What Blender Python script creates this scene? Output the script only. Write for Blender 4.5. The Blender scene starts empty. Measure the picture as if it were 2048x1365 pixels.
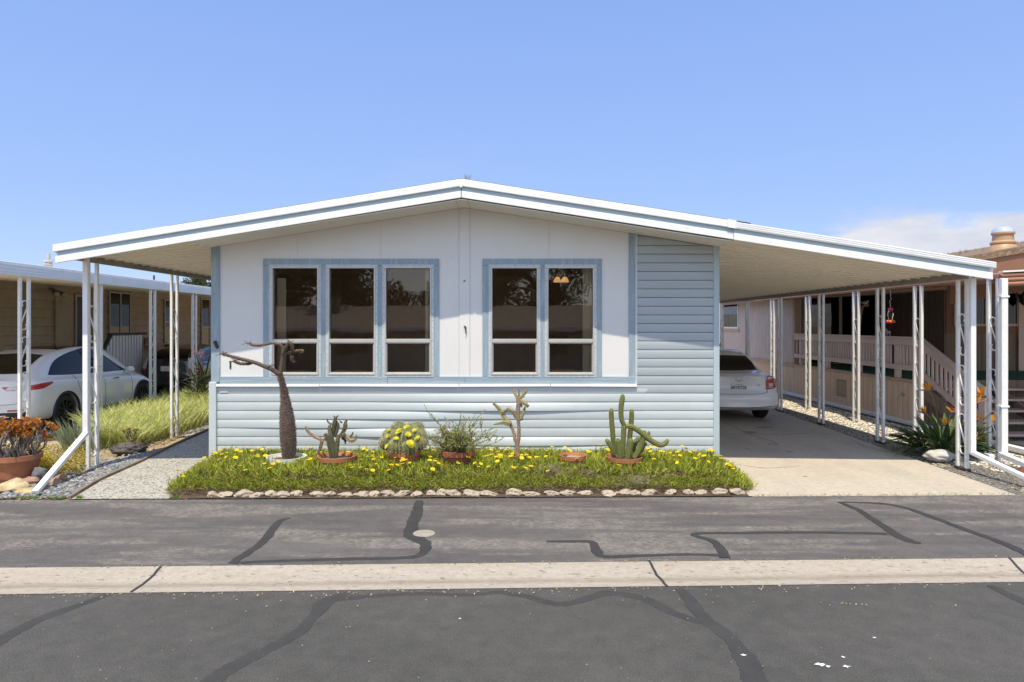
import bpy, bmesh, math, random
from mathutils import Vector, Matrix, noise
from mathutils.bvhtree import BVHTree
R = random.Random(7)
PI = math.pi
scene = bpy.context.scene
COL = scene.collection
EYE, F, CX, CY = 2.09, 1365.0, 1012.0, 650.0      # camera height; measured focal length and vanishing point of the photograph
def X(px, Y): return (px - CX) * Y / F
def Z(py, Y): return EYE + (CY - py) * Y / F
def P(px, py, Y): return Vector((X(px, Y), Y, Z(py, Y)))
def G(px, py, z=0.0):
    Y = F * (EYE - z) / (py - CY)
    return Vector((X(px, Y), Y, z))
def lerp(a, b, t): return a + (b - a) * t

# ---------------------------------------------------------------- materials
def nd(t, typ, ins=None, **props):
    n = t.nodes.new(typ)
    for k, v in props.items(): setattr(n, k, v)
    for k, v in (ins or {}).items():
        s = n.inputs[k]
        if isinstance(v, bpy.types.NodeSocket): t.links.new(v, s)
        elif isinstance(v, bpy.types.Node): t.links.new(v.outputs[0], s)
        else: s.default_value = v
    return n
def c4(c): return (c[0], c[1], c[2], 1.0) if len(c) == 3 else c
def coords(t, scale=(1, 1, 1), gen='Object'):
    tc = nd(t, 'ShaderNodeTexCoord')
    return nd(t, 'ShaderNodeMapping', {'Vector': tc.outputs[gen], 'Scale': scale}).outputs[0]
def noise_n(t, vec, scale, detail=4, rough=.55):
    return nd(t, 'ShaderNodeTexNoise', {'Vector': vec, 'Scale': scale, 'Detail': detail, 'Roughness': rough}).outputs['Fac']
def ramp(t, fac, stops):
    n = nd(t, 'ShaderNodeValToRGB', {'Fac': fac})
    e = n.color_ramp.elements
    while len(e) < len(stops): e.new(.5)
    for k, (p, c) in enumerate(stops):
        e[k].position = p
        e[k].color = c4(c) if isinstance(c, tuple) else (c, c, c, 1)
    return n.outputs[0]
def mixc(t, fac, a, b, mode='MIX'):
    n = nd(t, 'ShaderNodeMix', data_type='RGBA', blend_type=mode)
    for k, v in ((0, fac), (6, a), (7, b)):
        if isinstance(v, bpy.types.NodeSocket): t.links.new(v, n.inputs[k])
        elif k == 0: n.inputs[0].default_value = v
        else: n.inputs[k].default_value = c4(v)
    return n.outputs[2]
def math_n(t, op, a, b=None, clamp=False):
    n = nd(t, 'ShaderNodeMath', operation=op, use_clamp=clamp)
    for k, v in ((0, a), (1, b)):
        if v is None: continue
        if isinstance(v, bpy.types.NodeSocket): t.links.new(v, n.inputs[k])
        else: n.inputs[k].default_value = v
    return n.outputs[0]
def bump(t, h, strength=.3, dist=.01):
    return nd(t, 'ShaderNodeBump', {'Height': h, 'Strength': strength, 'Distance': dist}).outputs[0]
def newmat(name):
    m = bpy.data.materials.new(name); m.use_nodes = True
    t = m.node_tree; t.nodes.clear()
    out = nd(t, 'ShaderNodeOutputMaterial')
    return m, t, out
def bsdf(t, out, color, rough=.6, metallic=0.0, spec=.5, normal=None, coat=0.0, extra=None):
    ins = {'Base Color': color if isinstance(color, bpy.types.NodeSocket) else c4(color), 'Roughness': rough,
           'Metallic': metallic, 'Specular IOR Level': spec, 'Coat Weight': coat}
    if normal is not None: ins['Normal'] = normal
    ins.update(extra or {})
    b = nd(t, 'ShaderNodeBsdfPrincipled', ins)
    t.links.new(b.outputs[0], out.inputs[0])
    return b
_M = {}
def simple(name, color, rough=.6, var=.12, scale=3.0, fine=40.0, bstr=.15, bdist=.004, metallic=0.0, spec=.5, stretch=(1, 1, 1), dirt=None, dirt_amt=.4, coat=0.0):
    """painted / plain surfaces: broad mottling, fine grain, optional dirt patches, fine bump"""
    if name in _M: return _M[name]
    m, t, out = newmat(name)
    v = coords(t, stretch)
    n1 = noise_n(t, v, scale, 5); n2 = noise_n(t, v, fine, 4, .65)
    f = math_n(t, 'ADD', math_n(t, 'MULTIPLY', n1, .6), math_n(t, 'MULTIPLY', n2, .4))
    lo = tuple(max(0, x * (1 - var)) for x in color); hi = tuple(min(1, x * (1 + var)) for x in color)
    col = ramp(t, f, [(.32, lo), (.68, hi)])
    if dirt is not None:
        d = ramp(t, noise_n(t, v, scale * 2.3, 8, .7), [(.52, 0.0), (.75, 1.0)])
        col = mixc(t, math_n(t, 'MULTIPLY', d, dirt_amt), col, dirt)
    bsdf(t, out, col, rough, metallic, spec, bump(t, n2, bstr, bdist), coat)
    _M[name] = m
    return m
def foliage_mat(name='foliage', transl=.3, rough=.5):
    """leaf colour comes from the per-leaf colour attribute"""
    if name in _M: return _M[name]
    m, t, out = newmat(name)
    a = nd(t, 'ShaderNodeAttribute', attribute_name='col')
    b = nd(t, 'ShaderNodeBsdfPrincipled', {'Base Color': a.outputs['Color'], 'Roughness': rough, 'Specular IOR Level': .35})
    tr = nd(t, 'ShaderNodeBsdfTranslucent', {'Color': a.outputs['Color']})
    mx = nd(t, 'ShaderNodeMixShader', {0: transl, 1: b.outputs[0], 2: tr.outputs[0]})
    t.links.new(mx.outputs[0], out.inputs[0])
    _M[name] = m
    return m
def attr_mat(name, rough=.85, scale=30, amt=.25, bstr=.5, bdist=.01):
    """stone, bark: per-piece colour attribute times a procedural mottling"""
    if name in _M: return _M[name]
    m, t, out = newmat(name)
    a = nd(t, 'ShaderNodeAttribute', attribute_name='col')
    v = coords(t)
    n = noise_n(t, v, scale, 6, .65)
    k = ramp(t, n, [(.3, 1 - amt * 1.6), (.7, 1 + amt)])
    col = mixc(t, 1.0, a.outputs['Color'], k, 'MULTIPLY')
    bsdf(t, out, col, rough, 0, .3, bump(t, n, bstr, bdist))
    _M[name] = m
    return m

# ---------------------------------------------------------------- mesh builder
_ORG = {}
class MB:
    def __init__(s): s.v = []; s.f = []; s.c = []; s.cur = None; s.m = []; s.mi = 0
    def face(s, idx):
        s.f.append(tuple(idx)); s.c.append(s.cur); s.m.append(s.mi)
    def poly(s, pts):
        b = len(s.v); s.v += [Vector(p) for p in pts]; s.face(range(b, b + len(pts)))
    def grid(s, rows, closed=False, flip=False):
        b = len(s.v); n = len(rows[0])
        for r in rows: s.v += [Vector(p) for p in r]
        for i in range(len(rows) - 1):
            for j in range(n if closed else n - 1):
                a, c = b + i * n + j, b + i * n + (j + 1) % n
                q = (a, c, c + n, a + n)
                s.face(q[::-1] if flip else q)
        return b
    def box(s, x0, x1, y0, y1, z0, z1):
        if x0 > x1: x0, x1 = x1, x0
        if y0 > y1: y0, y1 = y1, y0
        if z0 > z1: z0, z1 = z1, z0
        b = len(s.v)
        s.v += [Vector(p) for p in ((x0, y0, z0), (x1, y0, z0), (x1, y1, z0), (x0, y1, z0), (x0, y0, z1), (x1, y0, z1), (x1, y1, z1), (x0, y1, z1))]
        for q in ((0, 3, 2, 1), (4, 5, 6, 7), (0, 1, 5, 4), (1, 2, 6, 5), (2, 3, 7, 6), (3, 0, 4, 7)): s.face([b + i for i in q])
    def hexa(s, lo, hi):
        """a box from two quads (each 4 points, same winding, counter-clockwise seen from hi)"""
        b = len(s.v); s.v += [Vector(p) for p in list(lo) + list(hi)]
        s.face([b + 3, b + 2, b + 1, b]); s.face([b + 4, b + 5, b + 6, b + 7])
        for i in range(4):
            j = (i + 1) % 4
            s.face([b + i, b + j, b + 4 + j, b + 4 + i])
    def bar(s, a, b, w, h, up=(0, 0, 1)):
        a, b = Vector(a), Vector(b); d = (b - a).normalized()
        u = d.cross(Vector(up))
        if u.length < 1e-5: u = d.cross(Vector((0, 1, 0)))
        u.normalize(); n = u.cross(d).normalized()
        q = lambda p: [p - u * w / 2 - n * h / 2, p + u * w / 2 - n * h / 2, p + u * w / 2 + n * h / 2, p - u * w / 2 + n * h / 2]
        s.hexa(q(b), q(a)) if False else s.hexa(q(a)[::-1], q(b)[::-1])
    def prism(s, pts, d):
        """extrude a planar polygon by the vector d"""
        d = Vector(d); n = len(pts); b = len(s.v)
        s.v += [Vector(p) for p in pts] + [Vector(p) + d for p in pts]
        s.face(range(b + n - 1, b - 1, -1)); s.face(range(b + n, b + 2 * n))
        for i in range(n):
            j = (i + 1) % n
            s.face([b + i, b + j, b + n + j, b + n + i])
    def tube(s, pts, r, n=8, ribs=0, amp=0.0, caps=True, flat=1.0):
        pts = [Vector(p) for p in pts]
        if not isinstance(r, (list, tuple)): r = [r] * len(pts)
        rows = []; u = None
        for i, p in enumerate(pts):
            d = (pts[min(i + 1, len(pts) - 1)] - pts[max(i - 1, 0)])
            if d.length < 1e-9: d = Vector((0, 0, 1))
            d.normalize()
            if u is None:
                u = d.orthogonal().normalized()
            else:
                u = (u - d * u.dot(d))
                u = u.normalized() if u.length > 1e-6 else d.orthogonal().normalized()
            w = d.cross(u)
            row = []
            for k in range(n):
                a = 2 * PI * k / n
                rr = r[i] * (1 + amp * math.cos(ribs * a)) if ribs else r[i]
                row.append(p + (u * math.cos(a) + w * math.sin(a) * flat) * rr)
            rows.append(row)
        b = s.grid(rows, closed=True)
        if caps:
            m = len(pts)
            s.face(range(b + n - 1, b - 1, -1)); s.face(range(b + (m - 1) * n, b + m * n))
    def lathe(s, prof, c=(0, 0, 0), n=24, a0=0, a1=2 * PI):
        c = Vector(c); closed = abs(a1 - a0 - 2 * PI) < 1e-6
        m = n if closed else n + 1
        rows = []
        for r, z in prof:
            rows.append([c + Vector((r * math.cos(a0 + (a1 - a0) * k / n), r * math.sin(a0 + (a1 - a0) * k / n), z)) for k in range(m)])
        s.grid(rows, closed=closed)
    def ico(s, c, rad, sub=2, jit=.2, freq=1.5, seed=0.0, sc=(1, 1, 1), rot=None):
        bm = bmesh.new(); bmesh.ops.create_icosphere(bm, subdivisions=sub, radius=1)
        b = len(s.v); c = Vector(c)
        for q in bm.verts:
            d = q.co.normalized()
            k = 1 + jit * noise.noise(d * freq + Vector((seed, seed * 1.7, -seed))) + jit * .4 * noise.noise(d * freq * 3 + Vector((seed, 3, seed)))
            p = Vector((d.x * sc[0], d.y * sc[1], d.z * sc[2])) * rad * k
            if rot: p = rot @ p
            s.v.append(c + p)
        for q in bm.faces: s.face([b + x.index for x in q.verts])
        bm.free()
    def cone(s, base, tip, r, n=4):
        base, tip = Vector(base), Vector(tip); d = (tip - base).normalized(); u = d.orthogonal().normalized(); w = d.cross(u)
        b = len(s.v)
        for k in range(n):
            a = 2 * PI * k / n
            s.v.append(base + (u * math.cos(a) + w * math.sin(a)) * r)
        s.v.append(tip)
        for k in range(n): s.face((b + k, b + (k + 1) % n, b + n))
    def blade(s, base, d, L, w, bend, seg=3, side=None, up=None, fold=0):
        """a tapering leaf that starts along d and bends by gravity"""
        p = Vector(base); d = Vector(d).normalized()
        if side is None:
            side = d.cross(Vector((R.uniform(-1, 1), R.uniform(-1, 1), .3)))
            if side.length < 1e-4: side = d.orthogonal()
        side = Vector(side).normalized()
        b = len(s.v)
        prof = [.55, 1.0, .8, .45, .2]
        for i in range(seg):
            f = prof[int(i * 4.0 / max(1, seg))] if seg > 2 else [.8, .7][i]
            s.v += [p - side * w * f / 2, p + side * w * f / 2]
            p = p + d * (L / seg); d = (d + Vector((0, 0, -bend / seg))).normalized()
        s.v.append(p)
        for i in range(seg - 1): s.face((b + 2 * i, b + 2 * i + 1, b + 2 * i + 3, b + 2 * i + 2))
        s.face((b + 2 * seg - 2, b + 2 * seg - 1, b + 2 * seg))
        return p
    def mesh(s, name, off=Vector((0, 0, 0)), smooth=False):
        me = bpy.data.meshes.new(name)
        me.from_pydata([tuple(p - off) for p in s.v], [], s.f)
        if any(c is not None for c in s.c):
            ca = me.color_attributes.new('col', 'FLOAT_COLOR', 'CORNER')
            flat = []
            for f, c in zip(s.f, s.c):
                c = c or (.2, .2, .2)
                flat += [c[0], c[1], c[2], 1.0] * len(f)
            ca.data.foreach_set('color', flat)
        if smooth: me.polygons.foreach_set('use_smooth', [True] * len(me.polygons))
        if any(s.m) and len(s.m) == len(me.polygons): me.polygons.foreach_set('material_index', s.m)
        me.validate(); me.update()
        return me
    def build(s, name, mat, parent=None, smooth=False, origin=None, bevel=0.0, autos=None):
        off = Vector(origin) if origin is not None else Vector((0, 0, 0))
        if parent is not None: off = _ORG.get(parent.name, Vector((0, 0, 0))).copy()
        me = s.mesh(name, off, smooth)
        for m_1 in (mat if isinstance(mat, (list, tuple)) else [mat]): me.materials.append(m_1)
        o = bpy.data.objects.new(name, me); COL.objects.link(o)
        if parent is not None: o.parent = parent
        else: o.location = off
        _ORG[o.name] = off
        if autos is not None:
            bm = bmesh.new(); bm.from_mesh(me)
            for e in bm.edges:
                if len(e.link_faces) == 2 and e.calc_face_angle(0) > autos: e.smooth = False
            for q in bm.faces: q.smooth = True
            bm.to_mesh(me); bm.free()
        if bevel:
            b = o.modifiers.new('bevel', 'BEVEL'); b.width = bevel; b.segments = 1; b.limit_method = 'ANGLE'; b.angle_limit = .6
        return o
def tag(o, label=None, cat=None, group=None, kind=None):
    if label: o['label'] = label
    if cat: o['category'] = cat
    if group: o['group'] = group
    if kind: o['kind'] = kind
    return o
def thing(name, label, cat, loc, group=None):
    o = bpy.data.objects.new(name, None); COL.objects.link(o)
    o.empty_display_size = .1
    o.location = loc; _ORG[o.name] = Vector(loc)
    return tag(o, label, cat, group)
def struct(name, mb, mat, **k): return tag(mb.build(name, mat, **k), kind='structure')
def copy_tree(o, parent=None):
    c = o.copy(); COL.objects.link(c)
    if parent is not None: c.parent = parent
    for ch in list(o.children): copy_tree(ch, c)
    return c
def text_mesh(name, body, size, mat, parent, center, right=(1, 0, 0), up=(0, 0, 1), extrude=.002, bold=0.0):
    cu = bpy.data.curves.new(name, 'FONT'); cu.body = body; cu.size = size; cu.align_x = 'CENTER'; cu.align_y = 'CENTER'
    cu.extrude = extrude; cu.offset = bold
    tmp = bpy.data.objects.new(name + '_tmp', cu); COL.objects.link(tmp)
    bpy.context.view_layer.update()
    me = bpy.data.meshes.new_from_object(tmp.evaluated_get(bpy.context.evaluated_depsgraph_get()))
    bpy.data.objects.remove(tmp); me.name = name
    r, u = Vector(right).normalized(), Vector(up).normalized(); n = r.cross(u)
    off = _ORG.get(parent.name, Vector((0, 0, 0))) if parent is not None else Vector((0, 0, 0))
    for q in me.vertices: q.co = Vector(center) + r * q.co.x + u * q.co.y + n * q.co.z - off
    me.materials.clear(); me.materials.append(mat)
    o = bpy.data.objects.new(name, me); COL.objects.link(o)
    if parent is not None: o.parent = parent; _ORG[o.name] = off.copy()
    return o
def smooth_pts(pts, k=6):
    """Catmull-Rom through the points"""
    pts = [Vector(p) for p in pts]; q = [pts[0]] + pts + [pts[-1]]; out = []
    for i in range(1, len(q) - 2):
        p0, p1, p2, p3 = q[i - 1:i + 3]
        for j in range(k):
            t = j / k
            out.append(.5 * ((2 * p1) + (p2 - p0) * t + (2 * p0 - 5 * p1 + 4 * p2 - p3) * t * t + (3 * p1 - p0 - 3 * p2 + p3) * t ** 3))
    out.append(pts[-1]); return out
def smooth_r(r, k=6):
    v = smooth_pts([(x, 0, 0) for x in r], k)
    return [max(1e-4, p.x) for p in v]
def jcol(c, a=.2):
    k = 1 + R.uniform(-a, a)
    return (c[0] * k * (1 + R.uniform(-a, a) * .4), c[1] * k, c[2] * k * (1 + R.uniform(-a, a) * .4))

SUN_E, SKY_E, EXPO, SKY_DUST, SUN_C = 2.85, .13, 1.0, .3, (1, .89, .69)
EXP_K = 2 ** EXPO

# ---------------------------------------------------------------- camera, sky, sun
cam_d = bpy.data.cameras.new('camera'); cam = bpy.data.objects.new('camera', cam_d); COL.objects.link(cam)
cam.location = (0, 0, EYE); cam.rotation_euler = (PI / 2, 0, 0)
cam_d.sensor_width = 36; cam_d.lens = 36 * F / 2048
cam_d.shift_x = (1024 - CX) / 2048; cam_d.shift_y = -(682.5 - CY) / 2048
cam_d.clip_end = 5000; cam_d.clip_start = .05
scene.camera = cam
SUN = Vector((.149, .65, -1.54)).normalized()           # the way the light travels
sl = bpy.data.lights.new('sun', 'SUN'); sl.energy = SUN_E; sl.angle = math.radians(.53); sl.color = SUN_C
so = bpy.data.objects.new('sun', sl); COL.objects.link(so); so.location = (-3, -12, 30)
so.rotation_euler = SUN.to_track_quat('-Z', 'Y').to_euler()
world = bpy.data.worlds.new('World'); scene.world = world; world.use_nodes = True
wt = world.node_tree; wt.nodes.clear()
wo = nd(wt, 'ShaderNodeOutputWorld')
sky = nd(wt, 'ShaderNodeTexSky', sky_type='NISHITA', sun_disc=False, sun_elevation=math.asin(-SUN.z),
         sun_rotation=math.atan2(-SUN.x, -SUN.y), altitude=20, air_density=1.0, dust_density=SKY_DUST, ozone_density=1.6)
wtc = nd(wt, 'ShaderNodeTexCoord')
sep = nd(wt, 'ShaderNodeSeparateXYZ', {0: wtc.outputs['Generated']})
# a bank of pale cloud low on the right, thin streaks above it
wm = nd(wt, 'ShaderNodeMapping', {'Vector': wtc.outputs['Generated'], 'Scale': (1.0, 1.0, 2.6)}).outputs[0]
cn = noise_n(wt, wm, 7.5, 10, .62)
el = nd(wt, 'ShaderNodeMapRange', {0: sep.outputs[2], 1: .095, 2: .165, 3: 1.0, 4: 0.0}, interpolation_type='SMOOTHSTEP').outputs[0]
az = nd(wt, 'ShaderNodeMapRange', {0: sep.outputs[0], 1: .34, 2: .50, 3: 0.0, 4: 1.0}, interpolation_type='SMOOTHSTEP').outputs[0]
bank = math_n(wt, 'MULTIPLY', el, az)
cf = ramp(wt, math_n(wt, 'ADD', cn, math_n(wt, 'MULTIPLY', math_n(wt, 'SUBTRACT', bank, .5), .55)), [(.36, 0.0), (.56, 1.0)])
cf = math_n(wt, 'MULTIPLY', cf, math_n(wt, 'MULTIPLY', bank, 2.2, True))
streak = nd(wt, 'ShaderNodeMapping', {'Vector': wtc.outputs['Generated'], 'Scale': (2.0, 2.0, 9.0)}).outputs[0]
sn = ramp(wt, noise_n(wt, streak, 2.2, 7, .6), [(.58, 0.0), (.85, .22)])
cf2 = math_n(wt, 'MULTIPLY', sn, nd(wt, 'ShaderNodeMapRange', {0: sep.outputs[2], 1: .08, 2: .42, 3: .8, 4: 0.0}).outputs[0])
cf3 = math_n(wt, 'MAXIMUM', math_n(wt, 'MULTIPLY', cf, .92), cf2)
shade = ramp(wt, noise_n(wt, wm, 9.0, 6, .6), [(.3, (.74, .77, .90)), (.65, (1.0, 1.0, 1.04))])
cloudc = mixc(wt, 1.0, shade, (.86 / (EXP_K * SKY_E),) * 3, 'MULTIPLY')
# clear coastal blue: the physical sky evened out towards one clear blue, a little paler low down
grad = ramp(wt, sep.outputs[2], [(.0, tuple(c / (EXP_K * SKY_E) for c in (.46, .62, .96))), (.16, tuple(c / (EXP_K * SKY_E) for c in (.345, .51, .93))), (.45, tuple(c / (EXP_K * SKY_E) for c in (.262, .425, .895)))])
# unseen sky behind the camera, brightened and warmed as added fill for shade
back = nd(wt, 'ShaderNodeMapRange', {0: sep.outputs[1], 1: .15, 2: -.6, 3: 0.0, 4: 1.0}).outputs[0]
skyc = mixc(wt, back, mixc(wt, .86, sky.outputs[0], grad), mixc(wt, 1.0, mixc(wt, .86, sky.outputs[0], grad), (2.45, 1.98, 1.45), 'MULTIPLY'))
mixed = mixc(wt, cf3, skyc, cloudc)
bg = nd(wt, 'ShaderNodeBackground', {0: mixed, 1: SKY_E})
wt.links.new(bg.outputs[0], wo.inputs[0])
scene.view_settings.view_transform = 'Standard'; scene.view_settings.look = 'None'
scene.view_settings.exposure = EXPO; scene.view_settings.gamma = 1.0
scene.render.engine = 'CYCLES'
scene.cycles.use_denoising = True
scene.cycles.max_bounces = 12; scene.cycles.diffuse_bounces = 9; scene.cycles.transparent_max_bounces = 16
scene.cycles.sample_clamp_indirect = 6.0

# ---------------------------------------------------------------- setting materials
def asphalt(name, base, patch, speck, streak=False):
    m, t, out = newmat(name)
    v = coords(t); vs = coords(t, (.35, 1.6, 1)) if streak else coords(t, (.5, .8, 1))
    big = noise_n(t, vs, .9, 6, .6); mid = noise_n(t, v, 6, 6, .7); fine = noise_n(t, v, 130, 3, .7)
    col = mixc(t, ramp(t, big, [(.40, 0.0), (.62, 1.0)]), base, patch)
    k = ramp(t, mid, [(.25, .78), (.75, 1.2)])
    col = mixc(t, 1.0, col, k, 'MULTIPLY')
    g = ramp(t, fine, [(.30, .45), (.5, 1.0), (.68, 1.9)])
    col = mixc(t, .85, col, mixc(t, 1.0, col, g, 'MULTIPLY'))
    vo = nd(t, 'ShaderNodeTexVoronoi', {'Vector': v, 'Scale': 75.0}, feature='F1')
    sp = ramp(t, vo.outputs['Distance'], [(.10, 1.0), (.2, 0.0)])
    pick = ramp(t, nd(t, 'ShaderNodeSeparateColor', {0: vo.outputs['Color']}).outputs[0], [(.55, 0.0), (.6, 1.0)])
    amt = math_n(t, 'MULTIPLY', math_n(t, 'MULTIPLY', sp, pick), ramp(t, big, [(.35, .25), (.65, .9)]))
    col = mixc(t, amt, col, speck)
    if streak:   # worn bands where the seal coat has gone and grit shows
        wv = coords(t, (.16, 1.0, 1))
        w = ramp(t, noise_n(t, wv, 2.4, 8, .62), [(.47, 0.0), (.56, 1.0)])
        w2 = math_n(t, 'MULTIPLY', w, ramp(t, noise_n(t, coords(t, (.5, 1.3, 1)), 34, 5, .75), [(.42, .0), (.58, .95)]))
        w2 = math_n(t, 'MULTIPLY', w2, ramp(t, noise_n(t, v, 5, 4, .6), [(.35, .25), (.6, 1.0)]))
        col = mixc(t, math_n(t, 'MULTIPLY', w2, .72), col, speck)
        scr = ramp(t, noise_n(t, coords(t, (1.2, 9, 1)), 3.0, 7, .7), [(.60, 0.0), (.66, .35)])
        col = mixc(t, scr, col, (.16, .16, .165))
    bsdf(t, out, col, .85, 0, .3, bump(t, math_n(t, 'ADD', fine, math_n(t, 'MULTIPLY', mid, .5)), .55, .006))
    return m
def concrete(name, base, stain, grain=90, stain_amt=.5, pits=0.0, stretch=(1, 1, 1)):
    m, t, out = newmat(name)
    v = coords(t); vs = coords(t, stretch)
    a = noise_n(t, vs, 1.3, 8, .62); b = noise_n(t, v, 14, 6, .65); c = noise_n(t, v, grain, 3, .6)
    lo = tuple(x * .86 for x in base); hi = tuple(min(1, x * 1.1) for x in base)
    col = ramp(t, b, [(.3, lo), (.7, hi)])
    col = mixc(t, math_n(t, 'MULTIPLY', ramp(t, a, [(.45, 0.0), (.72, 1.0)]), stain_amt), col, stain)
    col = mixc(t, 1.0, col, ramp(t, c, [(.3, .85), (.7, 1.12)]), 'MULTIPLY')
    if pits:
        pv = coords(t, (1, 2.2, 1))
        pt = ramp(t, noise_n(t, pv, 11, 5, .6), [(.605, 0.0), (.65, 1.0)])
        col = mixc(t, math_n(t, 'MULTIPLY', pt, pits), col, tuple(x * .42 for x in base))
    bsdf(t, out, col, .85, 0, .3, bump(t, c, .3, .004))
    return m
def stones(name, mortar, cols, scale, edge=.12, depth=.01, squash=(1, 1, 1)):
    m, t, out = newmat(name)
    v = coords(t, squash)
    jit = nd(t, 'ShaderNodeTexNoise', {'Vector': v, 'Scale': scale * .7, 'Detail': 2.0})
    v2 = mixc(t, .04, v, jit.outputs['Color'], 'LINEAR_LIGHT')
    vo = nd(t, 'ShaderNodeTexVoronoi', {'Vector': v2, 'Scale': scale}, feature='F1')
    e = nd(t, 'ShaderNodeTexVoronoi', {'Vector': v2, 'Scale': scale}, feature='DISTANCE_TO_EDGE')
    rc = nd(t, 'ShaderNodeSeparateColor', {0: vo.outputs['Color']}).outputs[0]
    stops = [(k / max(1, len(cols) - 1) * .9 + .05, c) for k, c in enumerate(cols)]
    sc = ramp(t, rc, stops)
    sc = mixc(t, 1.0, sc, ramp(t, noise_n(t, v, scale * 6, 3), [(.3, .8), (.7, 1.2)]), 'MULTIPLY')
    fac = ramp(t, e.outputs['Distance'], [(edge * .5, 0.0), (edge, 1.0)])
    col = mixc(t, fac, mortar, sc)
    h = ramp(t, e.outputs['Distance'], [(0.0, 0.0), (edge * 2.5, 1.0)])
    bsdf(t, out, col, .8, 0, .35, bump(t, h, .9, depth))
    return m
m_road = asphalt('road_asphalt', (.061, .060, .056), (.073, .071, .066), (.21, .2, .17))
m_apron = asphalt('apron_asphalt', (.082, .077, .077), (.108, .101, .097), (.30, .27, .23), streak=True)
m_gutter = concrete('gutter_concrete', (.375, .335, .28), (.27, .225, .175), stain_amt=.45, pits=.85, stretch=(.25, 2, 1))
m_drive = concrete('driveway_concrete', (.445, .395, .325), (.30, .275, .24), stain_amt=.6, stretch=(1, .35, 1))
m_tar = simple('tar', (.032, .031, .031), .7, .25, 5, 120, .4, .004)
m_tar_old = simple('old_tar', (.038, .037, .036), .75, .25, 4, 150, .5, .005, dirt=(.06, .058, .055), dirt_amt=.35)
m_path = stones('pebble_path', (.45, .425, .37), [(.13, .13, .14), (.19, .19, .2), (.42, .39, .33), (.15, .16, .175), (.36, .34, .3), (.23, .22, .2)], 23, .17, .012, (1, 1, 1))
m_soil = simple('tan_gravel_soil', (.36, .28, .17), .95, .3, 4, 90, .8, .015, dirt=(.2, .16, .1), dirt_amt=.5)
m_bed = simple('dark_bed_soil', (.095, .066, .042), .95, .4, 8, 60, .9, .03)
m_wgravel = stones('white_gravel', (.22, .19, .15), [(.58, .54, .45), (.68, .64, .56), (.46, .41, .33), (.7, .68, .62)], 30, .08, .02)
m_ggravel = stones('grey_gravel', (.12, .11, .10), [(.2, .19, .18), (.36, .34, .3), (.26, .23, .2), (.45, .43, .4)], 34, .08, .02)

# ---------------------------------------------------------------- ground, street
def gline(a, b, xs):
    """extend the ground line through the pixels a and b to the given X values"""
    p, q = G(*a), G(*b); k = (q.y - p.y) / (q.x - p.x)
    return [Vector((x, p.y + (x - p.x) * k, 0)) for x in xs]
XS = [-60, -20] + [-12 + .5 * i for i in range(49)] + [20, 60]
def flow_stain(m, k, y0, w):
    t = m.node_tree; b = [n for n in t.nodes if n.type == 'BSDF_PRINCIPLED'][0]; old = b.inputs['Base Color'].links[0].from_socket
    s3 = nd(t, 'ShaderNodeSeparateXYZ', {0: nd(t, 'ShaderNodeTexCoord').outputs['Object']})
    d = math_n(t, 'SUBTRACT', math_n(t, 'SUBTRACT', s3.outputs[1], y0), math_n(t, 'MULTIPLY', s3.outputs[0], k))
    d = math_n(t, 'ADD', d, math_n(t, 'MULTIPLY', math_n(t, 'SUBTRACT', noise_n(t, coords(t, (.6, 1, 1)), 2.0, 5), .5), .12))
    band = nd(t, 'ShaderNodeMapRange', {0: math_n(t, 'ABSOLUTE', d), 1: 0.0, 2: w, 3: 1.0, 4: 0.0}).outputs[0]
    band = math_n(t, 'MULTIPLY', band, ramp(t, noise_n(t, coords(t, (.5, 4, 1)), 5, 6, .7), [(.3, .25), (.65, .85)]))
    t.links.new(mixc(t, band, old, (.20, .165, .125)), b.inputs['Base Color'])
edge_apron = gline((0, 1001), (2048, 991), XS)
edge_gt = gline((0, 1137), (2048, 1117), XS)
edge_gb = gline((0, 1190), (2048, 1165), XS)
flow_stain(m_gutter, (edge_gb[-1].y - edge_gb[0].y) / 120.0, (edge_gb[-1].y + edge_gb[0].y) / 2 + .19, .10)
def gut(t):      # rolled gutter: the pan dips towards the street
    return -.022 * math.sin(PI * min(1, max(0, t))) ** 1.2
mb = MB(); mb.poly([(-900, -900, -.03), (900, -900, -.03), (900, 1500, -.03), (-900, 1500, -.03)])
struct('ground', mb, m_soil)
ROAD_FAR = -4.0
mb = MB()
far = [Vector((p.x, ROAD_FAR, 0)) for p in edge_gb]
mb.grid([far, [p + Vector((0, .03, -.0005)) for p in edge_gb]])
road = struct('road', mb, m_road)
mb = MB()
mb.grid([[p + Vector((0, .004, 0)) for p in edge_gt], [Vector((p.x, p.y - .01, .002)) for p in edge_apron]])
apron = struct('pavement', mb, m_apron)
mb = MB(); rows = []
for k in range(9):
    t = k / 8
    rows.append([a.lerp(b, t) + Vector((0, 0, .004 + gut(t))) for a, b in zip(edge_gb, edge_gt)])
mb.grid(rows)
gutter = struct('kerb_gutter', mb, m_gutter, smooth=True)
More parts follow.
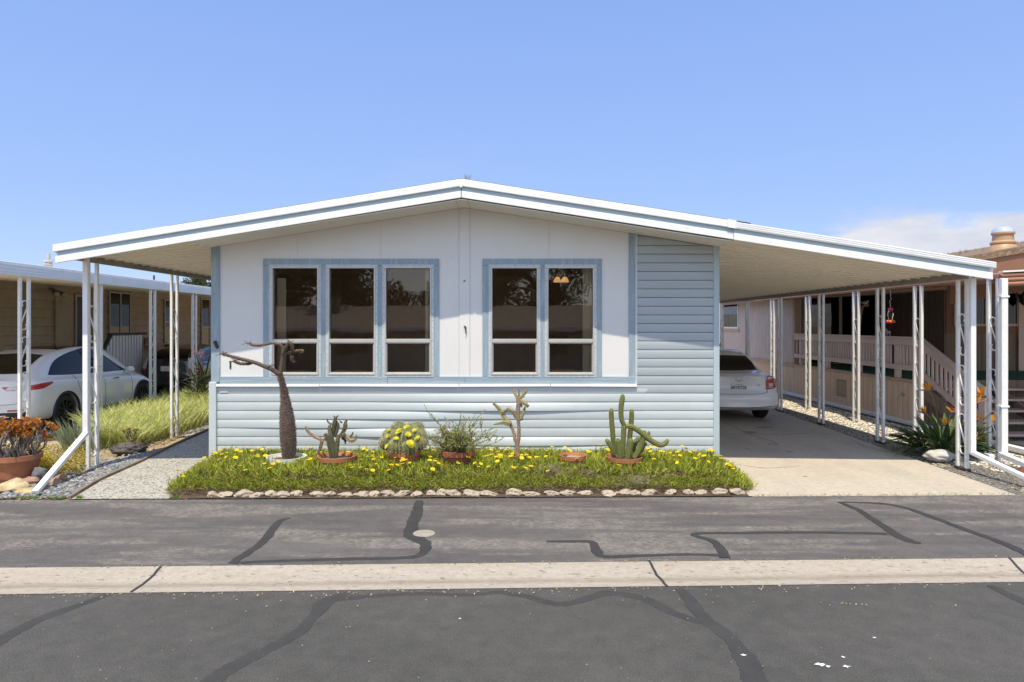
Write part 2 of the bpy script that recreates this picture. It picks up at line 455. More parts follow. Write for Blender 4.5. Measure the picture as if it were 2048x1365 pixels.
def ribbon(mb, pix, w, z, zf=None, jit=.12):
    pts = [G(*p) for p in pix]
    ws = w if isinstance(w, (list, tuple)) else [w] * len(pts)
    sp = smooth_pts(pts, 18); sw = smooth_r(list(ws), 18)
    rows = []
    for i, p in enumerate(sp):
        d = sp[min(i + 1, len(sp) - 1)] - sp[max(0, i - 1)]
        n = Vector((-d.y, d.x, 0)).normalized()
        j1 = 1 + R.uniform(-jit, jit) + .3 * noise.noise(p * 9); j2 = 1 + R.uniform(-jit, jit) + .3 * noise.noise(p * 9 + Vector((7, 0, 0)))
        q = lambda s: p + n * s + Vector((0, 0, z))
        a_, b_ = q(-sw[i] / 2 * j1), q(sw[i] / 2 * j2)
        rows.append([Vector((a_.x, a_.y, -.001)) - n * .003, a_, b_, Vector((b_.x, b_.y, -.001)) + n * .003])
    mb.grid(rows)
SZ = 0.0
for pix, w in (
    ([(580, 1037), (560, 1043), (545, 1060), (528, 1082), (505, 1100), (482, 1115), (463, 1128)], [.03, .07, .09, .09, .085, .08, .06]),
    ([(472, 1127), (560, 1123), (700, 1119), (800, 1117), (834, 1113), (849, 1103), (851, 1090), (838, 1079), (821, 1072), (825, 1050), (833, 1028), (839, 1002)], [.06, .055, .06, .065, .075, .085, .11, .15, .13, .13, .125, .09]),
    ([(1093, 1084), (1140, 1084), (1183, 1085), (1192, 1100), (1208, 1114), (1290, 1112), (1380, 1110), (1446, 1112)], [.035, .06, .07, .1, .075, .055, .05, .05]),
    ([(1450, 1117), (1441, 1098), (1425, 1083), (1388, 1069), (1480, 1067), (1600, 1066), (1700, 1067), (1775, 1069)], [.09, .09, .08, .06, .065, .065, .07, .07]),
    ([(1842, 1087), (1822, 1084), (1790, 1069), (1756, 1046), (1718, 1022), (1678, 1005)], [.035, .09, .1, .085, .08, .05]),
    ([(1680, 1005.5), (1740, 1007), (1795, 1013), (1850, 1030), (1930, 1060), (2000, 1085), (2052, 1108), (2120, 1140)], [.03, .055, .07, .075, .08, .085, .1, .1]),
):
    SZ += .0005; m_ = MB(); ribbon(m_, pix, w, .0040 + SZ); m_.build('tar_seam', m_tar, apron)
for pix, w in (
    ([(-60, 1320), (0, 1282), (60, 1248), (130, 1221), (218, 1189)], [.11, .11, .1, .09, .06]),
    ([(400, 1385), (430, 1357), (500, 1315), (560, 1287), (600, 1262), (632, 1228), (655, 1203), (694, 1186)], [.12, .12, .11, .1, .09, .1, .13, .05]),
    ([(645, 1202), (720, 1195), (830, 1188), (900, 1190), (950, 1190), (1000, 1186), (1050, 1193), (1120, 1209), (1180, 1196), (1215, 1187), (1290, 1199), (1345, 1226), (1402, 1246)], [.09, .07, .06, .06, .05, .06, .075, .08, .08, .09, .1, .09, .06]),
    ([(1360, 1178), (1385, 1208), (1410, 1240), (1452, 1270), (1486, 1310), (1511, 1365), (1518, 1390)], [.07, .1, .11, .11, .13, .14, .14]),
    ([(1980, 1172), (2048, 1204), (2130, 1235)], [.06, .1, .1]),
):
    SZ += .0005; m_ = MB(); ribbon(m_, pix, w, SZ - .0012); m_.build('tar_seam', m_tar_old, road)
for a, b in (((322, 1135), (262, 1186)), ((1297, 1122), (1334, 1174)), ((2018, 1117), (2075, 1165))):
    m_ = MB(); pa, pb = G(*a), G(*b); rows = []
    for k in range(9):
        t = k / 8; p = pb.lerp(pa, t); wob = .012 * noise.noise(Vector((t * 5, a[0], 0)))
        rows.append([p + Vector((-.012 + wob, 0, .009 + gut(t))), p + Vector((.010 + wob, 0, .009 + gut(t)))])
    m_.grid(rows); m_.build('joint', m_tar, gutter)
# white paint spots on the road
m_splat = simple('white_splat', (.72, .72, .70), .6)
for px, py, r in ((1487, 1312, .016), (1640, 1331, .022), (1656, 1335, .014), (1686, 1316, .012), (1693, 1335, .016), (1749, 1277, .01), (920, 1239, .009)):
    m_ = MB(); c = G(px, py); pts = []
    for k in range(16):
        a = 2 * PI * k / 16; rr = .72 * r * (1.6 if k % 4 == 0 else 1) * R.uniform(.5, 1.3)
        pts.append(c + Vector((rr * 1.5 * math.cos(a), rr * math.sin(a), .006)))
    m_.poly(pts); m_.build('paint_splat', m_splat, road)
# pale round utility cover in the apron
cc = G(848, 1068); uc = MB()
uc.lathe([(.001, .010), (.10, .010), (.108, .008), (.112, .003)], (cc.x, cc.y, 0), 28)
tag(uc.build('utility_cover', simple('cover_concrete', (.29, .26, .22), .8, .15, 12, 60), origin=cc, autos=.5), 'small tan round cover set in the asphalt beside a tar seam', 'cover')
# crumbs and leaf bits blown against the gutter
lm = MB()
for k in range(400):
    if R.random() < .7: px, py = R.uniform(-20, 2068), 0; y0 = 1190 - (px / 2048) * 25; py = y0 + abs(R.gauss(0, 7)) + 1
    else: px, py = R.uniform(0, 2048), R.uniform(1185, 1365)
    if 1600 < px < 1760 and R.random() < .3: px, py = R.gauss(1690, 30), R.gauss(1209, 3)
    c = G(px, py); s_ = R.uniform(.003, .011) * (1 if py < 1215 else .6); a = R.uniform(0, PI)
    lm.cur = jcol(R.choice([(.42, .32, .18), (.5, .42, .28), (.22, .14, .07), (.34, .30, .24)]), .3)
    u = Vector((math.cos(a), math.sin(a), 0)) * s_; w = Vector((-math.sin(a), math.cos(a), 0)) * s_ * .6
    zz = Vector((0, 0, .007)); up = Vector((0, 0, s_ * .5))
    lm.poly([c + zz - u, c + zz - w, c + zz + u + up, c + zz + w])
for k in range(420):    # grit and weed crumbs along both asphalt edges
    px = R.uniform(-20, 2068)
    py = (1001 - px / 2048 * 10 + R.uniform(-3, 2)) if k % 2 else (1137 - px / 2048 * 20 + R.uniform(-2, 2))
    c = G(px, py); s_ = R.uniform(.004, .014); a = R.uniform(0, PI)
    lm.cur = jcol(R.choice([(.2, .15, .09), (.1, .08, .05), (.3, .25, .16), (.16, .16, .05)]), .3)
    u = Vector((math.cos(a), math.sin(a), 0)) * s_; w = Vector((-math.sin(a), math.cos(a), 0)) * s_ * .6
    zz = Vector((0, 0, .012))
    lm.poly([c + zz - u, c + zz - w, c + zz + u + Vector((0, 0, s_ * .8)), c + zz + w])
tag(lm.build('leaf_litter', foliage_mat('dry_leaf', .1, .8)), 'dry leaf crumbs and grit scattered along the gutter and road', 'litter', kind='stuff')

# driveway, path, gravel
mb = MB(); e0 = lambda x: edge_apron[0].y + (x - edge_apron[0].x) * (edge_apron[-1].y - edge_apron[0].y) / (edge_apron[-1].x - edge_apron[0].x)
DJ = 10.42
def dr_right(y): return lerp(6.24, 6.60, (y - 8.4) / 9.0)
for y0, y1 in ((None, DJ - .008), (DJ + .008, 15.6), (15.616, 21.0), (21.016, 30)):
    xl, yy0 = (2.75, e0(2.75) - .008) if y0 is None else (2.75 if y0 < 10 else 3.0, y0)
    yr0 = e0(6.3) - .008 if y0 is None else y0
    mb.hexa([(xl, yy0, -.1), (dr_right(yr0), yr0, -.1), (dr_right(y1), y1, -.1), (xl, y1, -.1)],
            [(xl, yy0, .012), (dr_right(yr0), yr0, .012), (dr_right(y1), y1, .012), (xl, y1, .012)])
drive = struct('driveway', mb, m_drive, bevel=.004)
for pix in ([(1446, 846), (1470, 856), (1500, 870), (1530, 880), (1548, 886), (1560, 895)], [(1450, 872), (1500, 869), (1560, 871), (1625, 868), (1690, 872)], [(1470, 930), (1530, 938), (1600, 934)], [(1700, 880), (1730, 895), (1770, 905)]):
    m_ = MB(); ribbon(m_, pix, [.004] + [.011] * (len(pix) - 2) + [.004], .0135, jit=.5); m_.build('crack', m_tar_old, drive)
m_oil = simple('oil_stain', (.20, .18, .155), .7, .35, 9, 60, .1, .002)
for px, py, rx, ry in ((1528, 856, .20, .10), (1500, 866, .14, .10), (1580, 905, .06, .05), (1610, 955, .035, .03), (1545, 890, .10, .04), (1495, 900, .05, .05)):
    m_ = MB(); c = G(px, py); pts = []
    for k in range(40):
        a = 2 * PI * k / 40; q_ = 1 + .45 * noise.noise(Vector((math.cos(a) * 2.2, math.sin(a) * 2.2, px)))
        pts.append(c + Vector((rx * q_ * math.cos(a), ry * q_ * math.sin(a), .0128)))
    m_.poly(pts); m_.build('oil_stain', m_oil, drive)
mb = MB()
pl = [G(148, 998), G(205, 962), G(280, 928), G(350, 893), G(420, 862)]
PATHL = pl + [Vector((-5.95, 18, 0)), Vector((-5.95, 26, 0))]
PATHL[0].y = e0(PATHL[0].x) - .005
PR = [Vector((-3.6, p.y, 0)) for p in PATHL]; PR[0].y = e0(-3.6) - .005
mb.grid([[p + Vector((0, 0, .012)) for p in PATHL], [p + Vector((0, 0, .012)) for p in PR]], flip=True)
struct('path', mb, m_path)
ed = MB(); sp = smooth_pts([p + Vector((-.02, 0, 0)) for p in PATHL[:6]], 5)
rows = []
for p in sp:
    w = .018
    rows.append([p + Vector((-w, 0, -.02)), p + Vector((-w, 0, .045)), p + Vector((w, 0, .045)), p + Vector((w, 0, -.02))])
ed.grid(rows, flip=True); ed.face([0, 1, 2, 3])
tag(ed.build('timber_edging', simple('weathered_timber', (.20, .155, .11), .9, .3, 6, 50, .5, .006), origin=PATHL[0]), 'thin weathered timber edging strip between pebbles and pebble-set path', 'garden edging')
mb = MB(); mb.poly([(6.2, 8.3, -.008), (8.8, 8.3, -.008), (8.8, 30, -.008), (6.2, 30, -.008)])
struct('gravel_strip', mb, m_wgravel)
mb = MB(); mb.poly([(6.2, 8.3, -.003), (9.6, 8.3, -.003), (9.6, 9.9, -.003), (7.1, 10.3, -.003), (6.95, 30, -.003), (6.2, 30, -.003)])
struct('grey_gravel_bed', mb, m_ggravel)
mb = MB(); mb.hexa([(8.9, 10.0, -.02), (13, 10.0, -.02), (13, 13, -.02), (8.9, 13, -.02)], [(8.9, 10.0, .01), (13, 10.0, .01), (13, 13, .01), (8.9, 13, .01)])
struct('concrete_pad', mb, m_drive)
mb = MB(); mb.poly([(-12.3, 8.2, -.02), (-8.75, 8.2, -.02), (-8.75, 32, -.02), (-12.3, 32, -.02)])
struct('side_driveway', mb, m_drive)

# loose stones: one mesh of many small pebbles
def scatter(name, label, n, region, cols, r0, r1, z=0.0, flat=.5):
    mb = MB(); tries = 0; k = 0
    base = []
    bm = bmesh.new(); bmesh.ops.create_icosphere(bm, subdivisions=1, radius=1)
    bv = [v.co.copy() for v in bm.verts]; bf = [[v.index for v in f.verts] for f in bm.faces]; bm.free()
    while k < n and tries < n * 20:
        tries += 1
        p = region()
        if p is None: continue
        k += 1
        rr = R.uniform(r0, r1); a = R.uniform(0, PI); ca, sa = math.cos(a), math.sin(a); ex = R.uniform(.9, 1.5)
        mb.cur = jcol(R.choice(cols), .22); b = len(mb.v)
        for q in bv:
            j = 1 + R.uniform(-.12, .12)
            x, y = q.x * rr * ex * j, q.y * rr * j
            mb.v.append(Vector((p[0] + x * ca - y * sa, p[1] + x * sa + y * ca, z + q.z * rr * flat * j + rr * flat * .35)))
        for f in bf: mb.face([b + i for i in f])
    o = mb.build(name, attr_mat('pebble', .75, 60, .15, .3, .003), smooth=True)
    return tag(o, label, 'pebbles', kind='stuff')
def path_left(y):
    for a, b in zip(PATHL, PATHL[1:]):
        if a.y <= y <= b.y: return lerp(a.x, b.x, (y - a.y) / (b.y - a.y))
    return PATHL[0].x if y < PATHL[0].y else -5.95
def reg_blue():
    y = R.uniform(8.25, 11.6); f = (y - 8.25) / 3.35
    w = lerp(.95, .5, f) if y < 10.4 else lerp(.55, .05, (y - 10.4) / 1.2)
    x = path_left(y) - .05 - R.random() ** 1.1 * w
    if y < e0(x) + .03: return None
    return (x, y)
BLUE = [(.15, .165, .185), (.2, .21, .225), (.11, .12, .14), (.28, .28, .28), (.17, .18, .2), (.36, .35, .33)]
scatter('blue_pebbles', 'loose blue grey pebbles beside the pebble-set path', 3400, reg_blue, BLUE, .012, .03)
def reg_far_pebble():
    y = R.uniform(12.8, 17.0)
    return (path_left(y) - .05 - R.random() * lerp(.25, .9, min(1, (y - 12.8) / 3)), y)
scatter('white_pebbles', 'pale pebbles beyond the timber edging at the house side', 900, reg_far_pebble, [(.5, .48, .42), (.38, .36, .33), (.3, .3, .3)], .012, .03)
def reg_tan():
    y = R.uniform(8.6, 12.6); x = path_left(y) - R.uniform(.3, 1.9)
    return (x, y)
scatter('tan_gravel', 'scattered tan gravel around the low succulent dish', 2200, reg_tan, [(.42, .33, .2), (.5, .42, .29), (.34, .27, .17), (.38, .36, .33)], .008, .02)
def reg_wh():
    y = R.uniform(9.7, 19); return (R.uniform(6.98, 8.2), y)
scatter('white_gravel_stones', 'white gravel stones between the driveway and the tan skirting', 5200, reg_wh, [(.6, .55, .45), (.68, .64, .56), (.5, .44, .34), (.7, .68, .62)], .012, .026)
def reg_gr():
    y = R.uniform(8.5, 17); x0 = dr_right(y) + .02
    return (R.uniform(x0, x0 + (.45 if y > 10 else 2.6)), y)
scatter('driveway_edge_gravel', 'grey brown gravel along the driveway edge', 4200, reg_gr, [(.2, .19, .17), (.32, .29, .24), (.42, .38, .31), (.15, .14, .13), (.36, .3, .2)], .009, .02)
# far hills
mb = MB(); rows = [[], []]
for k in range(61):
    x = -900 + 40 * k
    h = 30 + 45 * max(0, noise.noise(Vector((k * .13, 2.2, 0)))) + (36 * math.exp(-((x - 640) / 160) ** 2)) + 40 * math.exp(-((x - 1200) / 300) ** 2)
    if x < 300: h *= .3
    rows[0].append((x, 900, -2)); rows[1].append((x, 980, h))
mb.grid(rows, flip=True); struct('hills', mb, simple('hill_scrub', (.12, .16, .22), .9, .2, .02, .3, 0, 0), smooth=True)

# ---------------------------------------------------------------- the mobile home
YW, YF = 10.0, 9.35
HX0, HX1 = X(423, YW), X(1437.5, YW)
RX, RZ = -.612, Z(415.7, YW)                     # ridge: where the soffit meets the wall
SL, SR = .158, .1545
def soff(x): return RZ - (SL * (RX - x) if x < RX else SR * (x - RX))
hx = lambda px: X(px, YW)
hz = lambda py: Z(py, YW)
def paint(name, color, rough=.55, grain=(60, 60, 3), var=.05, bstr=.25, worn=None, worn_amt=.3):
    """house paint over wood: vertical or horizontal grain, faint weathering"""
    if name in _M: return _M[name]
    m, t, out = newmat(name)
    v = coords(t); g = noise_n(t, coords(t, grain), 1.0, 5, .6); b = noise_n(t, v, 1.6, 6, .6)
    k = math_n(t, 'ADD', math_n(t, 'MULTIPLY', g, .35), math_n(t, 'MULTIPLY', b, .65))
    col = ramp(t, k, [(.33, tuple(c * (1 - var) for c in color)), (.67, tuple(min(1, c * (1 + var)) for c in color))])
    if worn is not None:
        w = ramp(t, noise_n(t, coords(t, (grain[0] * .25, grain[1] * .25, grain[2] * .6)), 1.2, 8, .7), [(.50, 0.0), (.66, 1.0)])
        col = mixc(t, math_n(t, 'MULTIPLY', w, worn_amt), col, worn)
    bsdf(t, out, col, rough, 0, .4, bump(t, g, bstr, .003))
    _M[name] = m
    return m
m_white = paint('white_wall_paint', (.69, .69, .69), .6, (70, 70, 2.5), .035, .25, (.70, .70, .69), .4)
m_blue = paint('blue_trim_paint', (.265, .345, .41), .55, (3, 3, 60), .1, .25, (.56, .62, .66), .55)
m_bluev = paint('blue_board_paint', (.265, .345, .41), .55, (60, 60, 3), .1, .25, (.50, .56, .6), .45)
m_lap = paint('pale_blue_siding', (.51, .565, .595), .42, (1.2, 1.2, 9), .05, .06, (.46, .505, .52), .4)
def splash(m, z0=.12, z1=.62, hi=.55, lo=.06, dcol=(.36, .33, .28)):
    t = m.node_tree; b = [n for n in t.nodes if n.type == 'BSDF_PRINCIPLED'][0]; old = b.inputs['Base Color'].links[0].from_socket
    tc = nd(t, 'ShaderNodeTexCoord'); sz = nd(t, 'ShaderNodeSeparateXYZ', {0: tc.outputs['Object']}).outputs[2]
    low = nd(t, 'ShaderNodeMapRange', {0: sz, 1: z0, 2: z1, 3: hi, 4: lo}).outputs[0]
    spl = ramp(t, noise_n(t, coords(t, (3.5, 1, 9)), 1.6, 9, .72), [(.5, 0.0), (.68, 1.0)])
    run = ramp(t, noise_n(t, coords(t, (26, 1, .9)), 1.0, 4, .6), [(.58, 0.0), (.72, .5)])
    f = math_n(t, 'MULTIPLY', math_n(t, 'MAXIMUM', spl, run), low)
    t.links.new(mixc(t, f, old, dcol), b.inputs['Base Color'])
splash(m_lap)
m_metal = simple('white_metal', (.80, .81, .82), .38, .04, 2, 60, .05, .002, dirt=(.58, .53, .45), dirt_amt=.35)
m_soff = paint('cream_soffit', (.74, .71, .65), .7, (4, 4, 4), .04, .1, (.62, .58, .5), .35)
m_frieze = paint('blue_grey_frieze', (.33, .42, .48), .5, (3, 3, 40), .08, .1)
m_dark = simple('dark_void', (.02, .02, .02), .9)
m_alu = simple('aluminium_frame', (.54, .54, .53), .38, .08, 4, 90, .1, .002, metallic=.35)
m_rust = simple('rusty_iron', (.07, .045, .03), .85, .4, 10, 70, .6, .006)
m_shingle = stones('roof_shingles', (.05, .045, .04), [(.10, .09, .08), (.13, .12, .11), (.09, .08, .07), (.15, .14, .13)], 6, .03, .01, (1.2, 3, 1))
home = thing('mobile_home', 'pale blue and white mobile home with low gable roof and house number 1', 'mobile home', (0, 10, 0))

# white front panels with grooves, holes for the windows
WIN = [(541, 641), (654, 754), (767, 866), (979, 1079), (1091, 1191)]
WY0, WY1 = 531.6, 752.6
holes = [(hx(a + 4), hx(b - 4), hz(WY1 - 4), hz(WY0 + 4)) for a, b in WIN]
def wall_with_holes(mb, x0, x1, z0, top, holes, y0, y1, grooves=(), gw=.005):
    hs = [h for h in holes] + [(g - gw / 2, g + gw / 2, z0 - 1, 99) for g in grooves]
    xs = sorted({x0, x1, *[v for h in hs for v in h[:2] if x0 < v < x1], *([RX] if x0 < RX < x1 else [])})
    for a, b in zip(xs, xs[1:]):
        m = (a + b) / 2; cuts = sorted([(h[2], h[3]) for h in hs if h[0] < m < h[1]])
        z = z0
        for lo, hi in cuts + [(999, 999)]:
            ta, tb = (top(a), top(b)) if lo > 50 else (lo, lo)
            if min(ta, tb) > z:
                mb.hexa([(a, y0, z), (b, y0, z), (b, y1, z), (a, y1, z)], [(a, y0, ta), (b, y0, tb), (b, y1, tb), (a, y1, ta)])
            z = max(z, hi)
            if z > 50: break
mb = MB()
GRO = [hx(p) for p in (595, 762, 918, 940, 1098)]
wall_with_holes(mb, hx(440), hx(1258), hz(768), lambda x: soff(x) - .002, holes, YW, YW + .015, GRO, .0028)
mb.build('front_wall', m_white, home)
mb = MB(); wall_with_holes(mb, HX0, HX1, .02, lambda x: soff(x) + .1, holes, YW + .022, YW + .10)
mb.build('wall_core', simple('wall_core', (.5, .5, .5)), home)
mb = MB(); mb.box(hx(918.6), hx(939.4), YW - .006, YW + .001, hz(757), soff(RX - .04) - .01); mb.build('batten', m_white, home)
# long side walls and back
m_side = simple('side_wall_siding', (.60, .655, .675), .5)
mb = MB(); mb.box(HX0 + .01, HX0 + .1, YW + .1, 26, .02, soff(HX0)); mb.build('side_wall', m_side, home)
mb = MB(); mb.box(HX1 - .1, HX1 - .01, YW + .1, 26, .02, soff(HX1)); mb.build('side_wall', m_side, home)
# corner boards
mb = MB(); mb.box(HX0, hx(440.5), YW - .02, YW + .1, hz(764), soff(HX0) + .05); mb.build('corner_board', m_bluev, home, bevel=.003)
mb = MB(); mb.box(HX0 - .02, hx(435), YW - .05, YW + .06, .0, hz(764)); mb.build('corner_post', m_lap, home, bevel=.006)
mb = MB(); mb.box(hx(1426), HX1 + .004, YW - .03, YW + .1, .0, soff(HX1) + .03); mb.build('corner_post', paint('grey_blue_corner', (.40, .485, .53), .5, (40, 40, 2), .06, .1, (.55, .6, .63), .4), home, bevel=.005)
mb = MB(); mb.box(hx(1257.5), hx(1270), YW - .022, YW + .015, hz(768), soff(hx(1264)) - .004); mb.build('trim_board', m_bluev, home, bevel=.003)
mb = MB(); mb.box(hx(1270), hx(1274), YW - .026, YW + .015, hz(776), soff(hx(1272)) - .004); mb.build('trim_channel', m_lap, home)
# lap siding: every course leans out at its foot
def course(mb, xa, xb, zb, zt, clip=None, n=44, wob=0.0, sag=None, seed=0):
    xs = [lerp(xa, xb, k / n) for k in range(n + 1)]
    rows = []
    cutz = lambda x, z: z if clip is None else min(z, clip(x))
    for x in xs:
        w = wob * noise.noise(Vector((x * 1.1, zb * 7, seed)))
        lift = sag(x) if sag else 0.0
        prof = [(YW + .012, zb + .001), (YW - .0165 + w - lift, zb - lift * .3), (YW - .0175 + w - lift, zb + .004 - lift * .3), (YW - .0185 + w * .9 - lift * .7, lerp(zb, zt, .62)), (YW - .0172 + w * .8 - lift * .4, lerp(zb, zt, .74)), (YW - .0135 + w * .7, zt - .009), (YW + .012, zt - .006)]
        rows.append([(x, y, cutz(x, z)) for y, z in prof])
    mb.grid(rows, flip=True)
PITCH = 17.35
mb = MB(); k = 0
for i in range(0, 18):
    zb = hz(786 - PITCH * i); zt = hz(786 - PITCH * (i + 1))
    if zt < hz(800): continue
    course(mb, hx(1274), hx(1426), zb, zt, clip=lambda x: soff(x) - .012, n=12, wob=.002, seed=3)
m_panel = paint('grey_blue_panel', (.37, .42, .455), .42, (1.2, 1.2, 9), .05, .06, (.34, .385, .41), .4)
mb.build('side_panel_siding', m_panel, home, autos=.5)
mb = MB()
for i in range(0, 10):
    zb = hz(786 + PITCH * i)
    if zb < 0: zb = .0
    zt = hz(786 + PITCH * (i - 1)) if i else hz(773)
    def sag(x, i=i):
        s = 0.0
        for (j, xc, wd, a) in ((3, hx(830), 1.3, .010), (5, hx(800), .7, .016), (1, hx(985), 1.2, .008), (7, hx(1040), 1.1, .014), (2, hx(1000), 1.3, .018), (6, hx(1060), .8, .016), (4, hx(640), 1.0, .008)):
            if j == i: s += 1.7 * a * math.exp(-((x - xc) / wd) ** 2)
        return s
    course(mb, hx(435), hx(1426), zb, zt, n=90, wob=.004, sag=sag, seed=1)
mb.build('skirting', m_lap, home, autos=.5)
mb = MB()
for a, b, dz in ((435, 640, 0), (641, 918, .004), (919, 1100, -.003), (1101, 1272, .002)):
    mb.hexa([(hx(a), YW - .052, hz(773) + dz), (hx(b), YW - .052, hz(773) - dz), (hx(b), YW, hz(773) - dz), (hx(a), YW, hz(773) + dz)],
            [(hx(a), YW - .048, hz(768.2)), (hx(b), YW - .048, hz(768.2)), (hx(b), YW, hz(768.2)), (hx(a), YW, hz(768.2))])
mb.build('drip_cap', m_metal, home)
mb = MB()
for a, b, y in ((441, 775, .024), (775.5, 930, .020), (930.5, 1257, .022)): mb.box(hx(a), hx(b), YW - y, YW + .012, hz(768), hz(753.4))
mb.box(hx(1257), hx(1270), YW - .025, YW - .0225, hz(768), hz(753.4))
mb.build('sill_board', m_blue, home, bevel=.003)
# window trim boards
def trim(px0, px1, muls):
    mb = MB(); y0, y1 = YW - .019, YW + .012
    mb.box(hx(px0), hx(px1), y0, y1, hz(531.4), hz(518))
    for a, b in muls: mb.box(hx(a), hx(b), y0 + .001, y1, hz(753.2), hz(531.6))
    mb.build('window_trim', m_bluev, home, bevel=.003)
trim(527, 878.5, ((527, 541), (641, 654), (754, 767), (866, 878.5)))
trim(965, 1203.5, ((965, 979), (1079, 1091), (1191, 1203.5)))
def glass_mat(name, tint, ior=1.6, rough=.0):
    m, t, out = newmat(name)
    tr = nd(t, 'ShaderNodeBsdfTransparent', {0: c4(tint)})
    v = coords(t); n = noise_n(t, v, 1.7, 2)
    gl = nd(t, 'ShaderNodeBsdfGlossy', {'Color': (.92, .9, .86, 1), 'Roughness': rough, 'Normal': bump(t, n, .05, .02)})
    fr = nd(t, 'ShaderNodeFresnel', {'IOR': ior})
    mx = nd(t, 'ShaderNodeMixShader', {0: fr.outputs[0], 1: tr.outputs[0], 2: gl.outputs[0]})
    t.links.new(mx.outputs[0], out.inputs[0])
    return m
m_glass = glass_mat('window_glass', (.86, .80, .71), 1.72)
m_flange = simple('worn_blue_flange', (.50, .545, .575), .5, .12, 8, 60, .15, .002)
m_screw = simple('screw_head', (.12, .11, .1), .6)
for a, b in WIN:
    w = MB(); fg = MB()
    za, zb_, zm1, zm0 = hz(WY1), hz(WY0), hz(679), hz(685.5)
    xa, xb = hx(a), hx(b)
    # outer screwed flange, then the deeper channel
    fl = .026
    def ring(mb, xa, xb, za, zb_, t, y0, y1):
        mb.box(xa, xb, y0, y1, zb_ - t, zb_); mb.box(xa, xb, y0, y1, za, za + t)
        mb.box(xa, xa + t, y0, y1, za + t, zb_ - t); mb.box(xb - t, xb, y0, y1, za + t, zb_ - t)
    ring(fg, xa - .012, xb + .012, za - .012, zb_ + .012, .030, YW - .026, YW - .0195)
    ring(w, xa + .019, xb - .019, za + .019, zb_ - .019, .022, YW - .034, YW + .05)
    win = w.build('window', m_alu, home, bevel=.002)
    r_ = MB(); r_.box(xa + .042, xb - .042, YW - .030, YW + .035, zm0, zm1 + .004)
    ring(r_, xa + .042, xb - .042, za + .042, zm0 - .001, .014, YW - .014, YW + .012)
    r_.build('sash', m_alu, win, bevel=.002)
    g = MB(); g.poly([(xa + .041, YW + .03, zm1), (xb - .041, YW + .03, zm1), (xb - .041, YW + .03, zb_ - .04), (xa + .041, YW + .03, zb_ - .04)])
    g.poly([(xa + .055, YW + .0, za + .05), (xb - .055, YW + .0, za + .05), (xb - .055, YW + .0, zm0 - .01), (xa + .055, YW + .0, zm0 - .01)])
    g.build('glass', m_glass, win)
    s_ = fg; s_.mi = 1
    for k in range(17):
        z = lerp(za + .03, zb_ - .03, k / 16)
        for x in (xa + .002, xb - .002): s_.box(x - .004, x + .004, YW - .029, YW - .026, z - .004, z + .004)
    for k in range(1, 8):
        x = lerp(xa, xb, k / 8)
        for z in (za + .002, zb_ - .002): s_.box(x - .004, x + .004, YW - .029, YW - .026, z - .004, z + .004)
    s_.build('flange', [m_flange, m_screw], win)
# the room behind the glass
m_room = simple('room_paint', (.70, .59, .47), .8)
mb = MB()
x0, x1, y0, y1, z0, z1 = HX0 + .12, HX1 - .12, YW + .11, 14.6, .85, 3.12
for q in ([(x0, y0, z0), (x1, y0, z0), (x1, y1, z0), (x0, y1, z0)], [(x0, y0, z1), (x1, y0, z1), (x1, y1, z1), (x0, y1, z1)],
          [(x0, y1, z0), (x1, y1, z0), (x1, y1, z1), (x0, y1, z1)], [(x0, y0, z0), (x0, y1, z0), (x0, y1, z1), (x0, y0, z1)],
          [(x1, y0, z0), (x1, y1, z0), (x1, y1, z1), (x1, y0, z1)]): mb.poly(q)
mb.build('interior', m_room, home)
m_blind = simple('vertical_blind', (.74, .70, .60), .7, .06)
def blind(name, px0, px1, n, label):
    mb = MB()
    for k in range(n):
        xa = hx(lerp(px0, px1, k / n)); xb = hx(lerp(px0, px1, (k + .85) / n))
        mb.hexa([(xa, YW + .105, hz(750)), (xb, YW + .075, hz(750)), (xb, YW + .079, hz(750)), (xa, YW + .109, hz(750))],
                [(xa, YW + .105, hz(536)), (xb, YW + .075, hz(536)), (xb, YW + .079, hz(536)), (xa, YW + .109, hz(536))])
    tag(mb.build(name, m_blind, origin=(hx(px0), YW + .15, hz(750))), label, 'blind')
blind('vertical_blind', 1167, 1190, 5, 'bunched cream vertical blinds inside the rightmost window below the lamp')
blind('vertical_blind', 849, 866, 2, 'narrow pale blind edge inside the third window of the triple window')
mb = MB(); mb.box(hx(549), hx(567), YW + .115, YW + .125, hz(750), hz(556))
tag(mb.build('curtain', simple('curtain_cloth', (.5, .45, .36), .9), origin=(hx(549), YW + .14, hz(750))), 'beige curtain strip inside the leftmost window of the triple window', 'curtain')
# ceiling lamp with glowing bell shades
lc = P(1120, 560, 11.6)
lamp = thing('ceiling_lamp', 'lit ceiling lamp with warm bell glass shades behind right window', 'ceiling lamp', lc)
m_, t_, o_ = newmat('lamp_glow')
em = nd(t_, 'ShaderNodeEmission', {0: (1, .55, .2, 1), 1: .34}); t_.links.new(em.outputs[0], o_.inputs[0]); m_glow = m_
for dx, dy in ((-.05, -.06), (.075, -.08)):
    sh = MB(); sh.lathe([(.02, .045), (.04, .03), (.062, -.015), (.072, -.045), (.066, -.045), (.045, -.022), (.015, .015)], lc + Vector((dx, dy, 0)), 14)
    sh.build('lamp_shade', m_glow, lamp, smooth=True)
st = MB(); st.tube([lc + Vector((0, 0, .1)), (lc.x, lc.y, 3.11)], .012, 6)
st.lathe([(.001, .14), (.06, .12), (.07, .09), (.001, .07)], lc, 12); st.build('stem', m_alu, lamp)
